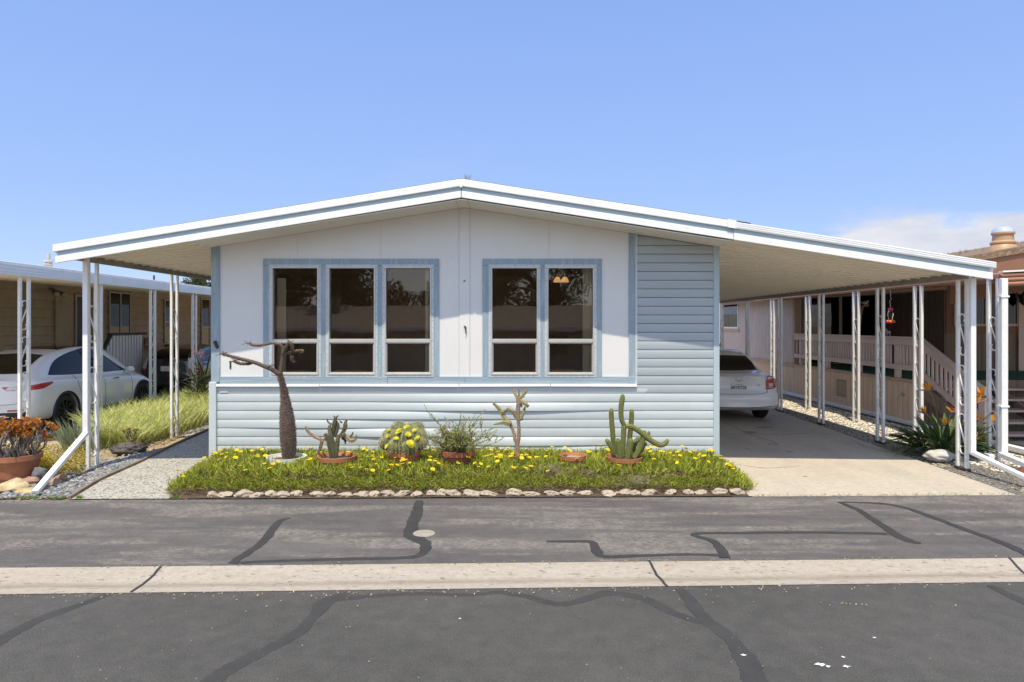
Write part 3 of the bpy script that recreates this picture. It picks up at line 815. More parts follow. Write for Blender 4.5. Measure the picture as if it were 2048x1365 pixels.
# soffit boards and fascia
mb = MB()
def slab(mb, xa, xb, y0, y1, f, t0, t1):
    mb.hexa([(xa, y0, f(xa) + t0), (xb, y0, f(xb) + t0), (xb, y1, f(xb) + t0), (xa, y1, f(xa) + t0)],
            [(xa, y0, f(xa) + t1), (xb, y0, f(xb) + t1), (xb, y1, f(xb) + t1), (xa, y1, f(xa) + t1)])
cuts = [HX0 - .01, hx(594), hx(762), hx(918), hx(940), hx(1098), hx(1258), HX1 - .01]
cuts = sorted(cuts + [RX])
for a, b in zip(cuts, cuts[1:]):
    g = .0025
    slab(mb, a + (g if a != RX else 0), b - (g if b != RX else 0), YF + .012, YW - .001, soff, 0, .012)
mb.build('soffit', m_soff, home)
def fasc(x): return 3.83 - (.1615 * (RX - x) if x < RX else .1540 * (x - RX))   # lower edge of the lower band
FTOP, FD0, FM = .255, .157, .092
FX0, FX1 = X(107.5, YF), X(1987, YF)
def fband(mb, xa, xb, lo, hi, y0, y1, split=True):
    pts = [xa] + ([RX] if xa < RX < xb else []) + [xb]
    for a, b in zip(pts, pts[1:]):
        mb.hexa([(a, y0, fasc(a) + lo), (b, y0, fasc(b) + lo), (b, y1, fasc(b) + lo), (a, y1, fasc(a) + lo)],
                [(a, y0, fasc(a) + hi), (b, y0, fasc(b) + hi), (b, y1, fasc(b) + hi), (a, y1, fasc(a) + hi)])
XJ = X(1466, YF)
for xa, xb in ((FX0, RX - .004), (RX + .004, XJ)):
    mb = MB(); fband(mb, xa, xb, FD0, FTOP, YF - .03, YF + .03); mb.build('drip_edge', m_metal, home, bevel=.004)
    mb = MB(); fband(mb, xa + (.05 if xa == FX0 else 0), xb, FM - .02, FD0, YF + .002, YF + .02); mb.build('frieze', m_frieze, home)
    mb = MB(); fband(mb, xa + (.03 if xa == FX0 else 0), xb, 0, FM, YF - .02, YF + .011)
    mb.build('fascia', m_metal, home, bevel=.004)
mb = MB(); mb.box(RX - .02, RX + .014, YF - .034, YF - .03, fasc(RX) + FD0 - .02, fasc(RX) + FTOP - .004); mb.build('ridge_clip', m_metal, home)
# roof
mb = MB()
for a, b in ((HX0 - .35, RX), (RX, HX1 + .25)):
    slab(mb, a, b, YF + .03, 26.3, fasc, FTOP - .16, FTOP + .018)
mb.build('roof', m_shingle, home)
mb = MB(); mb.box(HX0 - .3, HX0 + .6, 12, 12.3, fasc(HX0) + .2, fasc(HX0) + .46); mb.build('roof_kerb', m_shingle, home)
# number, hook, bolt, box on the corner
text_mesh('house_number', '1', .155, simple('black_iron', (.02, .02, .022), .5), home, (hx(461), YW - .004, hz(731)), extrude=.004, bold=.004)
mb = MB(); mb.tube([P(929, 653, 9.99), P(931, 655, 9.97), P(932, 661, 9.965), P(931, 668, 9.97)], [.012, .014, .008, .006], 6); mb.build('hook', m_rust, home)
mb = MB(); c = P(929, 562, 9.992); mb.lathe([(.001, .0), (.016, .0), (.02, .004)], c, 8); mb.ico(c, .018, 1, .1); mb.build('bolt', simple('bolt', (.4, .37, .33), .6), home)
mb = MB(); a = P(432, 690, 9.97); mb.bar(a + Vector((-.018, 0, .055)), a + Vector((.022, 0, -.05)), .045, .03, (0, 1, 0)); mb.build('door_chime', simple('dark_brown_plastic', (.035, .02, .018), .5), home, bevel=.006)
# stain on skirting near left corner and patches
mb = MB(); mb.box(hx(441), hx(457), YW - .0225, YW - .02, hz(786), hz(777)); mb.build('patch_plate', simple('worn_patch', (.5, .53, .53), .7, .2, 20, 90), home)
# weeds on the ridge
def grass_clump(name, label, cat, c, n, L, spread, cols, w=.006, bend=.6, group=None, spike=False):
    mb = MB(); c = Vector(c)
    for k in range(n):
        a = R.uniform(0, 2 * PI); r = R.random() ** .7 * spread
        mb.cur = jcol(R.choice(cols), .25)
        d = Vector((math.cos(a) * .5 * R.random() + R.uniform(-.2, .2), math.sin(a) * .5 * R.random() + R.uniform(-.2, .2), 1))
        mb.blade(c + Vector((math.cos(a) * r, math.sin(a) * r, 0)), d, L * R.uniform(.5, 1.1), w, bend * R.uniform(.3, 1.4), 3)
    return tag(mb.build(name, foliage_mat(), origin=c), label, cat, group)
grass_clump('weed', 'tuft of dry pale grass sprouting on the roof ridge', 'weed', P(933, 360, 9.42), 16, .10, .05, [(.32, .3, .16), (.2, .24, .09)])

# ---------------------------------------------------------------- awnings and ironwork posts
m_awn = simple('awning_metal', (.84, .78, .67), .5, .04, 1.5, 30, .02, .001, dirt=(.72, .66, .56), dirt_amt=.25)
m_post = simple('white_post_paint', (.78, .78, .77), .45, .06, 5, 60, .15, .002, dirt=(.5, .47, .42), dirt_amt=.3)
splash(m_post, .05, .5, .9, .12, (.30, .20, .13))
m_beam = simple('weathered_beam', (.27, .235, .19), .7, .25, 4, 40, .3, .004)
S_SH = [(.030, .150), (.044, .178), (.040, .212), (.012, .236), (-.030, .236), (-.062, .208), (-.066, .165), (-.045, .10), (0, 0), (.045, -.10), (.066, -.165), (.062, -.208), (.030, -.236), (-.012, -.236), (-.040, -.212), (-.044, -.178), (-.030, -.150)]
def scroll(mb, x, y, zc, w, h, flip=1, r=.010):
    pts = [(x, y + flip * u * w / .14, zc + v * h / .47) for u, v in S_SH]
    mb.tube(smooth_pts(pts, 3), r, 5, caps=True)
def post(parent, x, y, z0, z1, gap=.19, w=.045, mat=None, feet=True, scr=None, flip=1):
    mat = mat or m_post
    p = MB()
    for s in (-1, 1): p.box(x - w / 2, x + w / 2, y + s * gap / 2 - w / 2, y + s * gap / 2 + w / 2, z0 + (.04 if feet else 0), z1)
    o = p.build('post', mat, parent, bevel=.003)
    for zc, h in (scr or [(z0 + .45, .5), (z0 + 1.15, .5), (z0 + 1.85, .5)]):
        sc = MB(); scroll(sc, x, y, zc, gap - w, h, flip); sc.build('scroll', mat, o, smooth=True)
    if feet:
        f = MB(); f.box(x - w * .8, x + w * .8, y - gap / 2 - w, y + gap / 2 + w, z0 - .03, z0 + .035)
        f.build('foot', m_rust, o, bevel=.004)
    return o
def corrugated(mb, xa, xb, y0, y1, f, pitch=.18, depth=.045, thick=.05, oth=.04):
    """pan roof: ribs along x repeated along y; f(x) is the underside height"""
    prof = []; y = y0
    while y < y1:
        for dy, dz in ((0, 0), (pitch * .46, 0), (pitch * .465, -.022), (pitch * .52, -.022), (pitch * .525, 0), (pitch * .60, depth), (pitch * .93, depth)):
            if y + dy < y1: prof.append((y + dy, dz))
        y += pitch
    prof.append((y1, 0))
    rows = [[(x, yy, f(x) + dz) for yy, dz in prof] for x in (xa, xb)]
    mb.grid(rows, flip=True)
    top = [[(x, yy, f(x) + depth + thick) for yy in (y0, y1)] for x in (xa, xb)]
    mb.grid(top)
    for x in (xa, xb):   # end closures
        for (ya, da), (yb, db) in zip(prof, prof[1:]):
            mb.poly([(x, ya, f(x) + da), (x, yb, f(x) + db), (x, yb, f(x) + depth + thick), (x, ya, f(x) + depth + thick)])
AEND = 21.4
carport = thing('carport_awning', 'white carport awning on scrolled posts over the driveway and white sedan', 'carport', (6.58, 9.9, 0))
mb = MB(); fa = lambda x: 3.252 - .121 * (x - HX1) if x > 0 else 3.25 - .093 * (HX0 - x)
corrugated(mb, HX1 + .012, 6.62, YF + .02, AEND, fa, .26, .06, .05)
mb.build('awning_sheet', m_awn, carport)
BX = 6.58; bz = fa(BX)
mb = MB(); mb.box(BX - .035, BX + .035, YF + .12, AEND, bz - .085, bz - .002); mb.build('beam', m_beam, carport)
mb = MB(); mb.box(6.625, 6.70, YF + .03, AEND, bz - .05, bz + .10); mb.build('gutter', m_metal, carport, bevel=.006)
mb = MB(); fband(mb, XJ + .003, FX1 + .01, FD0 - .004, FTOP - .016, YF - .045, YF + .015); mb.build('drip_edge', m_metal, carport, bevel=.004)
mb = MB()
for k in range(3): fband(mb, XJ + .003, FX1 + .01, FD0 + .012 + .026 * k, FD0 + .022 + .026 * k, YF - .049, YF - .0452)
mb.build('drip_edge_rib', m_metal, carport)
mb = MB(); fband(mb, XJ + .003, FX1 - .06, FM - .02, FD0 - .004, YF - .004, YF + .014); mb.build('frieze', m_frieze, carport)
mb = MB(); fband(mb, XJ + .003, FX1 - .03, -.006, FM - .004, YF - .036, YF + .013); mb.build('fascia', m_metal, carport, bevel=.004)
mb = MB(); fband(mb, XJ - .09, XJ + .03, FD0 - .008, FTOP + .006, YF - .052, YF - .046); mb.build('joint_cover', m_metal, carport)
PYS = [9.84, 12.0, 14.25, 16.4, 18.6, 20.8]
for i, y in enumerate(PYS):
    ang = .045
    post(carport, BX, y, 0, bz - .085, .19, .044, scr=[(.52, .56), (1.22, .56), (1.95, .58)], flip=-1)
def downspout(parent, name, pts, w=.075, d=.055, mat=None):
    mb = MB()
    for a, b in zip(pts, pts[1:]): mb.bar(a, b, w, d, (0, 1, 0) if abs(Vector(b).z - Vector(a).z) > abs(Vector(b).y - Vector(a).y) * 2 else (0, 0, 1))
    return mb.build(name, mat or m_metal, parent, bevel=.006)
dx_, dy_ = X(1938, 9.62), 9.62
downspout(carport, 'downspout', [(dx_ + .05, dy_, bz - .02), (dx_ + .05, dy_, .275)])
downspout(carport, 'downspout_elbow', [(dx_ + .05, dy_ + .01, .29), (X(2120, 8.25), 8.28, .05)])
side = thing('side_awning', 'white patio awning on scrolled posts along the pebble path', 'awning', (-6.08, 10, 0))
mb = MB(); corrugated(mb, -6.12, HX0 - .012, YF + .02, AEND, fa, .26, .06, .05); mb.build('awning_sheet', m_awn, side)
lz = fa(-6.06)
mb = MB(); mb.box(-6.11, -6.03, YF + .12, AEND, lz - .085, lz - .002); mb.build('beam', m_beam, side)
mb = MB(); mb.box(-6.19, -6.12, YF + .03, AEND, lz - .02, lz + .10); mb.build('gutter', m_metal, side, bevel=.006)
for y in (10.02, 12.7, 15.4, 18.1, 20.8): post(side, -6.07 if y < 11 else -6.17, y, 0, lz - .085 + (0.0 if y < 11 else .012), .21, .045, feet=False, scr=[(.42, .52), (1.2, .52), (2.1, .52)])
ds = X(172, 9.78)
downspout(side, 'downspout', [(ds, 9.78, lz - .03), (ds, 9.78, .53)])
downspout(side, 'downspout_elbow', [(ds, 9.79, .545), (X(70, 8.42), 8.42, .02)])

# ---------------------------------------------------------------- left neighbour: brown home under a white awning
WX = -12.2
ly = lambda px: WX * F / (px - CX)                   # depth of a point on that wall
lzv = lambda px, py: Z(py, ly(px))
m_brown = simple('brown_hardboard', (.48, .375, .245), .8, .14, 3, 70, .35, .005, dirt=(.37, .285, .185), dirt_amt=.4)
m_brown2 = simple('brown_panel', (.48, .385, .26), .75, .1, 3, 70, .2, .003)
m_cream = simple('cream_frame', (.5, .46, .38), .6, .08)
m_dglass = glass_mat('dark_glass', (.10, .10, .09), 1.6)
lhome = thing('brown_home', 'brown clapboard mobile home in the shade behind the parked white car', 'mobile home', (WX, 20, 0))
mb = MB()
zb = -.02; n = 0
while zb < 3.3:
    mb.grid([[(WX - .03, y, zb), (WX + .017, y, zb + .001), (WX + .019, y, zb + .012), (WX - .024, y, zb + .228)] for y in (13.0, 40.0)])
    zb += .23
mb.build('wall', m_brown, lhome)
mb = MB(); mb.box(WX - 7, WX - .035, 13, 40, 0, 3.3); mb.build('wall_core', m_brown, lhome)
def lpanel(name, px0, px1, py0, py1, mat, x0, x1, parent=lhome, ref=None):
    r = ref or (px0 + px1) / 2
    mb = MB(); mb.box(WX + x0, WX + x1, ly(px0), ly(px1), Z(py1, ly(r)), Z(py0, ly(r))); return mb.build(name, mat, parent)
h_ = lpanel('hatch', 108, 142, 588, 712, m_brown2, .02, .06)
mb = MB()
for k in range(8):
    z = lzv(121, 598 + 2.2 * k); mb.box(WX + .061, WX + .07, ly(114), ly(128), z, z + .012)
mb.build('vent', m_brown, h_)
dd = MB(); ya, yb = ly(148), ly(176); dd.box(WX + .02, WX + .05, ya, ya + .06, .75, 2.95); dd.box(WX + .02, WX + .05, yb - .06, yb, .75, 2.95); dd.box(WX + .02, WX + .05, ya + .06, yb - .06, 2.89, 2.95)
dr = dd.build('door', m_cream, lhome)
mb = MB(); mb.box(WX + .022, WX + .03, ya + .06, yb - .06, .75, 2.89); mb.build('screen', simple('dark_screen', (.03, .03, .03), .5), dr)
mb = MB()
for z in (1.5, 2.1): mb.box(WX + .031, WX + .035, ya + .06, yb - .06, z, z + .03)
mb.build('bar', simple('dark_frame', (.07, .06, .05)), dr)
def lwin(px0, px1, zlo, zhi, mid=None, horiz=None):
    ya, yb = ly(px0), ly(px1); w = MB(); t = .05
    w.box(WX + .02, WX + .05, ya, ya + t, zlo, zhi); w.box(WX + .02, WX + .05, yb - t, yb, zlo, zhi)
    w.box(WX + .02, WX + .05, ya + t, yb - t, zlo, zlo + t); w.box(WX + .02, WX + .05, ya + t, yb - t, zhi - t, zhi)
    if mid is not None: y = lerp(ya, yb, mid); w.box(WX + .021, WX + .049, y - .03, y + .03, zlo + t, zhi - t)
    if horiz is not None: w.box(WX + .021, WX + .049, ya + t, yb - t, horiz - .03, horiz + .03)
    o = w.build('window', m_cream, lhome)
    g = MB(); g.box(WX + .021, WX + .03, ya + t, yb - t, zlo + t, zhi - t); g.build('glass', m_dglass, o)
    return o
lwin(216, 259, 1.55, 3.12, .52)
lwin(327, 341, 1.35, 3.0, None, 2.2); lwin(401, 418, 1.0, 3.15, None, 2.0)
# twin flood lamp on the wall
c = Vector((WX + .05, ly(100), lzv(100, 578))); fl = MB(); fl.tube([c + Vector((0, 0, .45)), c], .006, 5); fl.lathe([(.001, .03), (.06, .03), (.06, -.03), (.001, -.03)], c, 10)
for dy in (-.12, .1): fl.tube([c + Vector((.02, 0, -.02)), c + Vector((.06, dy * .5, -.05)), c + Vector((.14, dy, -.10)), c + Vector((.22, dy * 1.3, -.14))], [.02, .03, .05, .07], 10)
flo = fl.build('flood_lamp', simple('lamp_body', (.12, .13, .11), .5), lhome, smooth=True)
fb = MB()
for dy in (-.12, .1): fb.ico(c + Vector((.235, dy * 1.34, -.145)), .07, 2, 0)
fb.build('bulb', simple('bulb_glass', (.45, .45, .42), .2), flo, smooth=True)
EX = -8.5
lawn = thing('driveway_awning', 'long white awning with ribbed eave over the white crossover car', 'awning', (EX, 12, 0))
lf = lambda x: 2.98 + (EX - x) * .055
mb = MB(); corrugated(mb, EX + .0, WX + .0, 11.2, 36, lf, .3, .03, .05); mb.build('awning_sheet', m_awn, lawn)
mb = MB(); mb.box(EX + .001, EX + .10, 11.2, 36, 2.935, 3.16)
mb.build('eave_fascia', m_metal, lawn, bevel=.006)
mb = MB()
for z in (2.985, 3.04, 3.095): mb.box(EX + .1005, EX + .108, 11.2, 36, z, z + .022)
mb.build('rib', m_metal, lawn)
mb = MB(); mb.box(EX - .06, WX, 11.17, 11.2, 2.9, 3.2); mb.build('end_fascia', m_metal, lawn)
for k in range(7):
    y = 12.0 + 2.18 * k
    post(lawn, EX + .03, y, 0, 2.94, .22 if k == 0 else .2, .05, feet=False, scr=[(.38, .5), (1.0, .5), (1.62, .5), (2.26, .5)], flip=-1)
def roof_vent(name, label, c, r, h, cap):
    mb = MB(); c = Vector(c)
    mb.lathe([(r * 1.1, -.3), (r, 0), (r, h * .5), (r * 1.25, h * .55), (r * 1.25, h * .62), (r * .9, h * .66), (r * .9, h * .8), (r * 1.3, h * .84), (r * 1.2, h), (.001, h * 1.02)] if cap else [(r, -.4), (r, h), (.001, h)], c, 16)
    return tag(mb.build(name, simple('dull_vent', (.42, .42, .40), .6) if cap else m_rust, origin=c, smooth=False, autos=.6), label, 'vent')
roof_vent('roof_vent', 'white capped round vent on the roof beyond the left awning', P(97, 540, 17.5), .09, .24, True)
mb = MB(); c = P(97, 540, 17.5); mb.tube([c + Vector((0, 0, .27)), c + Vector((0, 0, .42))], .045, 8); mb.build('vent_pipe', _M['dull_vent'], bpy.data.objects['roof_vent'])
roof_vent('vent_pipe', 'thin dark vent pipe standing on the far left roof', P(308, 566, 22.0), .03, .24, False)
mb = MB(); slab(mb, -17, WX + .02, 12.6, 40, lambda x: 3.32, 0, .06); mb.build('roof', m_awn, lhome)
# porch stair railing, white slats
prx = -11.0; py_ = lambda px: prx * F / (px - CX)
rail = thing('porch_stairs', 'white slatted porch stair side beside the dark hatchback', 'porch stairs', (prx, 19.5, 0))
mb = MB(); ya, yb = py_(222), py_(280); zt = 1.83
k = 0; y = py_(206)
while y < yb:
    top = zt if y > ya else lerp(zt - .45, zt, (y - py_(206)) / (ya - py_(206)))
    mb.box(prx - .02, prx + .02, y, y + .095, .0, top - .04); y += .155
mb.build('slat', m_metal, rail)
mb = MB(); mb.box(prx - .06, prx + .06, ya - .05, yb + .3, zt - .04, zt + .03)
mb.bar((prx, py_(206), zt - .45), (prx, ya, zt - .0), .09, .06); mb.build('handrail', simple('dark_handrail', (.06, .055, .05), .7), rail)
mb = MB(); mb.box(WX + .05, prx - .03, ya, yb, 0, .75); mb.build('landing', m_brown2, rail)
# clutter beside the stairs: step ladder, small pots, leaning tools
ld = MB(); base = Vector((-10.9, 21.6, 0))
for s in (-.2, .2): ld.bar(base + Vector((s, 0, 0)), base + Vector((s * .7, .35, 1.45)), .05, .03); ld.bar(base + Vector((s, .8, 0)), base + Vector((s * .7, .38, 1.45)), .04, .03)
for k in range(4): z = .3 + .3 * k; ld.box(base.x - .19, base.x + .19, base.y + .07 + .07 * k, base.y + .15 + .07 * k, z, z + .025)
tag(ld.build('step_ladder', simple('pale_wood', (.42, .35, .27), .7), origin=base), 'pale wooden step ladder standing beside the white porch stairs', 'ladder')
sh_ = MB(); sb = Vector((-11.9, 22.6, 0)); sh_.box(-12.1, -11.6, 22.0, 24.0, 1.42, 1.46); sh_.box(-12.05, -11.7, 22.0, 22.05, 0, 1.42); sh_.box(-12.05, -11.7, 23.9, 23.95, 0, 1.42)
tag(sh_.build('shelf_table', m_brown2, origin=sb), 'brown shelf table against the brown wall behind the hatchback', 'table')
for k, (y, r, col) in enumerate(((22.15, .10, (.35, .33, .3)), (22.45, .09, (.3, .22, .16)), (22.8, .12, (.4, .38, .34)))):
    pt = MB(); pt.lathe([(r * .7, 0), (r, .2), (r * .9, .2), (.01, .16)], (-11.85, y, 1.46), 12)
    tag(pt.build('plant_pot', simple('pot_paint_%d' % k, col, .7), origin=(-11.85, y, 1.46), autos=.6), ['grey pot nearest the porch stairs on the brown shelf', 'small brown pot between two grey pots on the brown shelf', 'wide pale pot last on the brown shelf'][k], 'pot', 'pots on the brown shelf')

# ---------------------------------------------------------------- right neighbour: tan home with a porch
RXW = 8.38
def grooved(name, color, pitch=.2, dirt=None, axis=1):
    if name in _M: return _M[name]
    m, t, out = newmat(name)
    tc = nd(t, 'ShaderNodeTexCoord'); s = nd(t, 'ShaderNodeSeparateXYZ', {0: tc.outputs['Object']})
    u = math_n(t, 'FRACT', math_n(t, 'MULTIPLY', math_n(t, 'ADD', s.outputs[0], s.outputs[1]), 1 / pitch))
    g = ramp(t, u, [(.0, 0.0), (.05, 0.0), (.09, 1.0), (.94, 1.0), (.98, 0.0)])
    v = coords(t); n = noise_n(t, coords(t, (5, 5, .8)), 2, 6, .65); fine = noise_n(t, coords(t, (60, 60, 4)), 1, 3)
    col = ramp(t, n, [(.3, tuple(c * .85 for c in color)), (.7, tuple(c * 1.12 for c in color))])
    col = mixc(t, g, tuple(c * .72 for c in color), col)
    bsdf(t, out, col, .75, 0, .3, bump(t, math_n(t, 'ADD', g, math_n(t, 'MULTIPLY', fine, .2)), .6, .008))
    _M[name] = m
    return m
m_tan = grooved('tan_panel', (.72, .54, .385)); m_pink = grooved('mauve_tan_panel', (.64, .52, .45)); m_porch = grooved('porch_brown_panel', (.26, .19, .145), .3)
m_rail = simple('mauve_rail_paint', (.63, .49, .415), .6, .08, 3, 60, .15, .003)
m_tread = simple('tread_paint', (.48, .37, .32), .6, .15, 5, 50, .2, .003)
m_brownf = simple('brown_fascia', (.22, .11, .065), .65, .1, 2, 40, .1, .002)
m_copper = simple('orange_brown_gutter', (.40, .20, .115), .5, .08, 2, 40, .1, .002)
m_trimr = simple('tan_trim', (.52, .36, .25), .7, .1)
rhome = thing('tan_home', 'tan home with recessed porch, green porch carpet and brown roof', 'mobile home', (RXW, 14, 0))
YA, YB = 13.95, 19.85                                   # porch from front to back
mb = MB(); mb.box(RXW, RXW + .05, YA, 34, .02, .90); mb.build('skirting', m_tan, rhome)
mb = MB(); mb.box(RXW - .02, RXW + .06, YA, YB, .88, .95); mb.box(RXW - .025, RXW + .06, YB, 34, .86, .955); mb.build('ledge', m_trimr, rhome)
mb = MB(); mb.box(RXW + .01, RXW + .2, YB, 34, .955, 3.3); mb.build('wall', m_pink, rhome)
mb = MB(); mb.box(RXW + .005, RXW + .13, YB - .02, YB - .001, .95, 3.2); mb.box(RXW, RXW + .009, YB - .02, YB + .12, .955, 3.2); mb.build('corner_trim', m_trimr, rhome)
# back wall of the porch with sliding door
mb = MB(); mb.box(RXW + .2, 10.9, YB + .001, YB + .1, .9, 3.3); mb.build('porch_wall', m_porch, rhome)
mb = MB(); mb.box(10.85, 10.95, 16.9, YB, .9, 3.3); mb.build('porch_wall', m_porch, rhome)
mb = MB(); mb.box(10.95, 16, 16.9, 17.0, .9, 3.3); mb.build('porch_wall', m_porch, rhome)
sd = MB(); xa, xb, z0, z1 = 8.72, 10.72, .98, 3.02; yy = YB
sd.box(xa - .06, xa, yy - .04, yy, z0, z1 + .06); sd.box(xb, xb + .06, yy - .04, yy, z0, z1 + .06); sd.box(xa, xb, yy - .04, yy, z1, z1 + .06); sd.box(9.68, 9.76, yy - .035, yy, z0, z1)
sd_ = sd.build('sliding_door', m_cream, rhome)
mb = MB(); mb.poly([(xa, yy - .01, z0), (9.68, yy - .01, z0), (9.68, yy - .01, z1), (xa, yy - .01, z1)]); mb.poly([(9.76, yy - .012, z0), (xb, yy - .012, z0), (xb, yy - .012, z1), (9.76, yy - .012, z1)])
mb.build('glass', m_dglass, sd_)
wv = MB(); wy = 16.9; xa, xb = X(1906, wy), X(2037, wy); za, zb = Z(653, wy), Z(566, wy)
ring(wv, xa, xb, za, zb, .06, wy - .04, wy - .001); xm = X(1972, wy); wv.box(xm - .04, xm + .04, wy - .036, wy - .001, za + .06, zb - .06)
wr = wv.build('window', m_cream, rhome)
mb = MB(); mb.poly([(xa + .05, wy - .015, za + .05), (xb - .05, wy - .015, za + .05), (xb - .05, wy - .015, zb - .05), (xa + .05, wy - .015, zb - .05)]); mb.build('glass', m_dglass, wr)
mb = MB(); t_ = .18; ring(mb, xa - t_, xb + t_, za - t_, zb + .12, t_ - .01, wy - .02, wy - .0005); mb.build('window_trim', m_brownf, rhome)
mb = MB(); mb.box(X(2040, 16.8), X(2058, 16.8), 16.84, 16.88, .95, 3.2); mb.build('door_trim', m_rail, rhome)
wl = MB(); c = P(2048, 598, 16.7); wl.lathe([(.001, .2), (.06, .12), (.12, .1), (.08, -.1), (.001, -.18)], c, 8); wl.build('wall_lantern', simple('black_lantern', (.015, .015, .015), .5), rhome)
# back window beyond the porch on the side wall
bw = MB(); y0_, y1_ = 24.6, 26.5
bw.box(RXW - .02, RXW + .011, y0_, y0_ + .06, 1.95, 3.05); bw.box(RXW - .02, RXW + .011, y1_ - .06, y1_, 1.95, 3.05); bw.box(RXW - .02, RXW + .011, y0_ + .06, y1_ - .06, 1.95, 2.01)
bwo = bw.build('window', m_metal, rhome); mb = MB(); mb.box(RXW - .006, RXW + .009, y0_ + .06, y1_ - .06, 2.01, 3.05); mb.build('glass', m_dglass, bwo)
mb = MB(); mb.box(RXW - .015, RXW + .0095, y0_ - .1, y1_ + .1, 1.82, 1.95); mb.build('window_trim', m_trimr, rhome)
# vents and hatch in the skirting, tap, white base pipe
for y in (21.2, 17.05):
    v_ = MB(); ring(v_, y - .24, y + .24, .30, .72, .03, 0, .01)
    v2 = MB(); v2.v = [Vector((RXW - p.y, p.x, p.z)) for p in v_.v]; v2.f = v_.f; v2.c = v_.c
    for k in range(9): z = .34 + .04 * k; v2.box(RXW - .008, RXW - .001, y - .21, y + .21, z, z + .022)
    v2.build('skirting_vent', simple('vent_metal', (.30, .26, .2), .6), rhome)
tp = MB(); c = Vector((RXW - .01, 14.35, .62)); tp.tube([c, c + Vector((-.1, 0, 0)), c + Vector((-.14, 0, -.04))], .018, 8); tp.lathe([(.001, .05), (.04, .05), (.04, .035), (.001, .03)], c + Vector((-.07, 0, 0)), 8); tp.build('tap', m_alu, rhome, smooth=True)
mb = MB(); mb.box(RXW - .12, RXW - .005, 10.2, 30, .03, .11); mb.build('base_rail', m_metal, rhome, bevel=.01)
# deck, carpet, rails
mb = MB(); mb.box(RXW + .06, 13, YA + .1, 16.9, .80, .955); mb.box(RXW + .06, 10.85, 16.9, YB, .80, .955); mb.build('deck', simple('green_carpet', (.02, .10, .055), .95, .2, 6, 120, .4, .004), rhome)
mb = MB(); mb.box(RXW + .1, 13, YA + .06, YA + .1, .02, .95); mb.build('deck_front', m_porch, rhome)
rl = thing('porch_railing', 'mauve wooden railing of close balusters along the tan porch', 'railing', (RXW, YA, .95))
mb = MB(); mb.box(RXW - .05, RXW + .09, YA - .02, YB - .03, 1.80, 1.84); mb.box(RXW - .01, RXW + .03, YA, YB - .03, 1.66, 1.80); mb.build('top_rail', m_rail, rl, bevel=.004)
mb = MB(); mb.box(RXW - .01, RXW + .03, YA, YB - .03, 1.14, 1.25); mb.build('bottom_rail', m_rail, rl, bevel=.004)
y = YA + .12; k = 0
while y < YB - .1:
    w = .055
    if k % 12 == 5:
        mb = MB(); mb.box(RXW + .03, RXW + .12, y - .03, y + .09, .955, 1.80); mb.build('rail_post', m_rail, rl); y += .10
    else:
        mb = MB(); mb.box(RXW + .031, RXW + .06, y, y + w, 1.16, 1.79); mb.build('baluster', m_rail, rl)
    y += .125; k += 1
mb = MB(); mb.box(RXW - .01, RXW + .09, YA - .1, YA + .0, .0, 1.80); mb.build('rail_post', m_rail, rl)
# stairs towards the street
stp = thing('porch_steps', 'mauve wooden porch steps with open dark risers and slanted handrail', 'steps', (RXW, 13, 0))
ST0, ST1 = 13.95, 12.05
for k in range(5):
    z = .82 - .17 * k; y = ST0 - .03 - .36 * k
    mb = MB(); mb.box(RXW + .12, 12.5, y - .36, y, z - .04, z); mb.build('tread', m_tread, stp, bevel=.006)
for x in (RXW + .08, 9.9, 11.3):
    mb = MB(); mb.bar((x, ST0, .80), (x, ST1, .0), .05, .22); mb.build('stringer', m_porch, stp)
mb = MB(); mb.bar((RXW + .03, YA - .02, 1.74), (RXW + .03, ST1 + .0, .86), .05, .15); mb.bar((RXW + .03, YA - .02, 1.84), (RXW + .03, ST1, .96), .13, .035); mb.build('handrail', m_rail, stp, bevel=.004)
mb = MB(); mb.bar((RXW + .03, YA - .02, 1.16), (RXW + .03, ST1 + .0, .28), .04, .11); mb.build('lower_rail', m_rail, stp)
for k in range(13):
    y = YA - .16 - .135 * k; dz = (YA - y) * .463
    mb = MB(); mb.box(RXW + .056, RXW + .085, y - .025, y + .025, 1.17 - dz, 1.72 - dz); mb.build('baluster', m_rail, stp)
mb = MB(); mb.box(RXW + .0, RXW + .09, ST1 - .1, ST1, 0, 1.0); mb.build('newel', m_rail, stp)
# awning over that side
rawn = thing('porch_awning', 'awning with orange brown gutter on white scrolled posts before the tan home', 'awning', (7.55, 10.4, 0))
GXX = 7.56
rf = lambda x: 2.81 + (x - GXX) * .05
mb = MB(); corrugated(mb, GXX, 11.0, 10.35, 20.5, rf, .3, .03, .05); mb.build('awning_sheet', simple('tan_awning', (.30, .21, .15), .6), rawn)
mb = MB(); corrugated(mb, 11.003, 15.5, 10.35, 16.9, rf, .3, .03, .05); mb.build('awning_sheet', _M['tan_awning'], rawn)
mb = MB(); mb.box(GXX - .09, GXX - .001, 10.35, 20.5, 2.79, 2.88); mb.build('gutter', m_copper, rawn, bevel=.02)
mb = MB()
for k in range(3):
    mb.tube([(GXX - .09, 10.3, 2.70 + .066 * k), (15.5, 10.3, 3.10 + .068 * k)], .036, 8)
mb.build('front_fascia', m_copper, rawn, smooth=True)
mb = MB(); mb.bar((GXX - .09, 10.3, 2.89), (15.5, 10.3, 3.29), .09, .025); mb.build('drip_edge', m_metal, rawn)
for k, y in enumerate((10.5, 12.42, 14.62, 16.95, 19.2)):
    post(rawn, 7.50, y, 0, 2.80, .2, .05, feet=False, scr=[(.5, .5), (1.15, .5), (1.95, .5)], flip=-1)
xq = X(2007, 10.2)
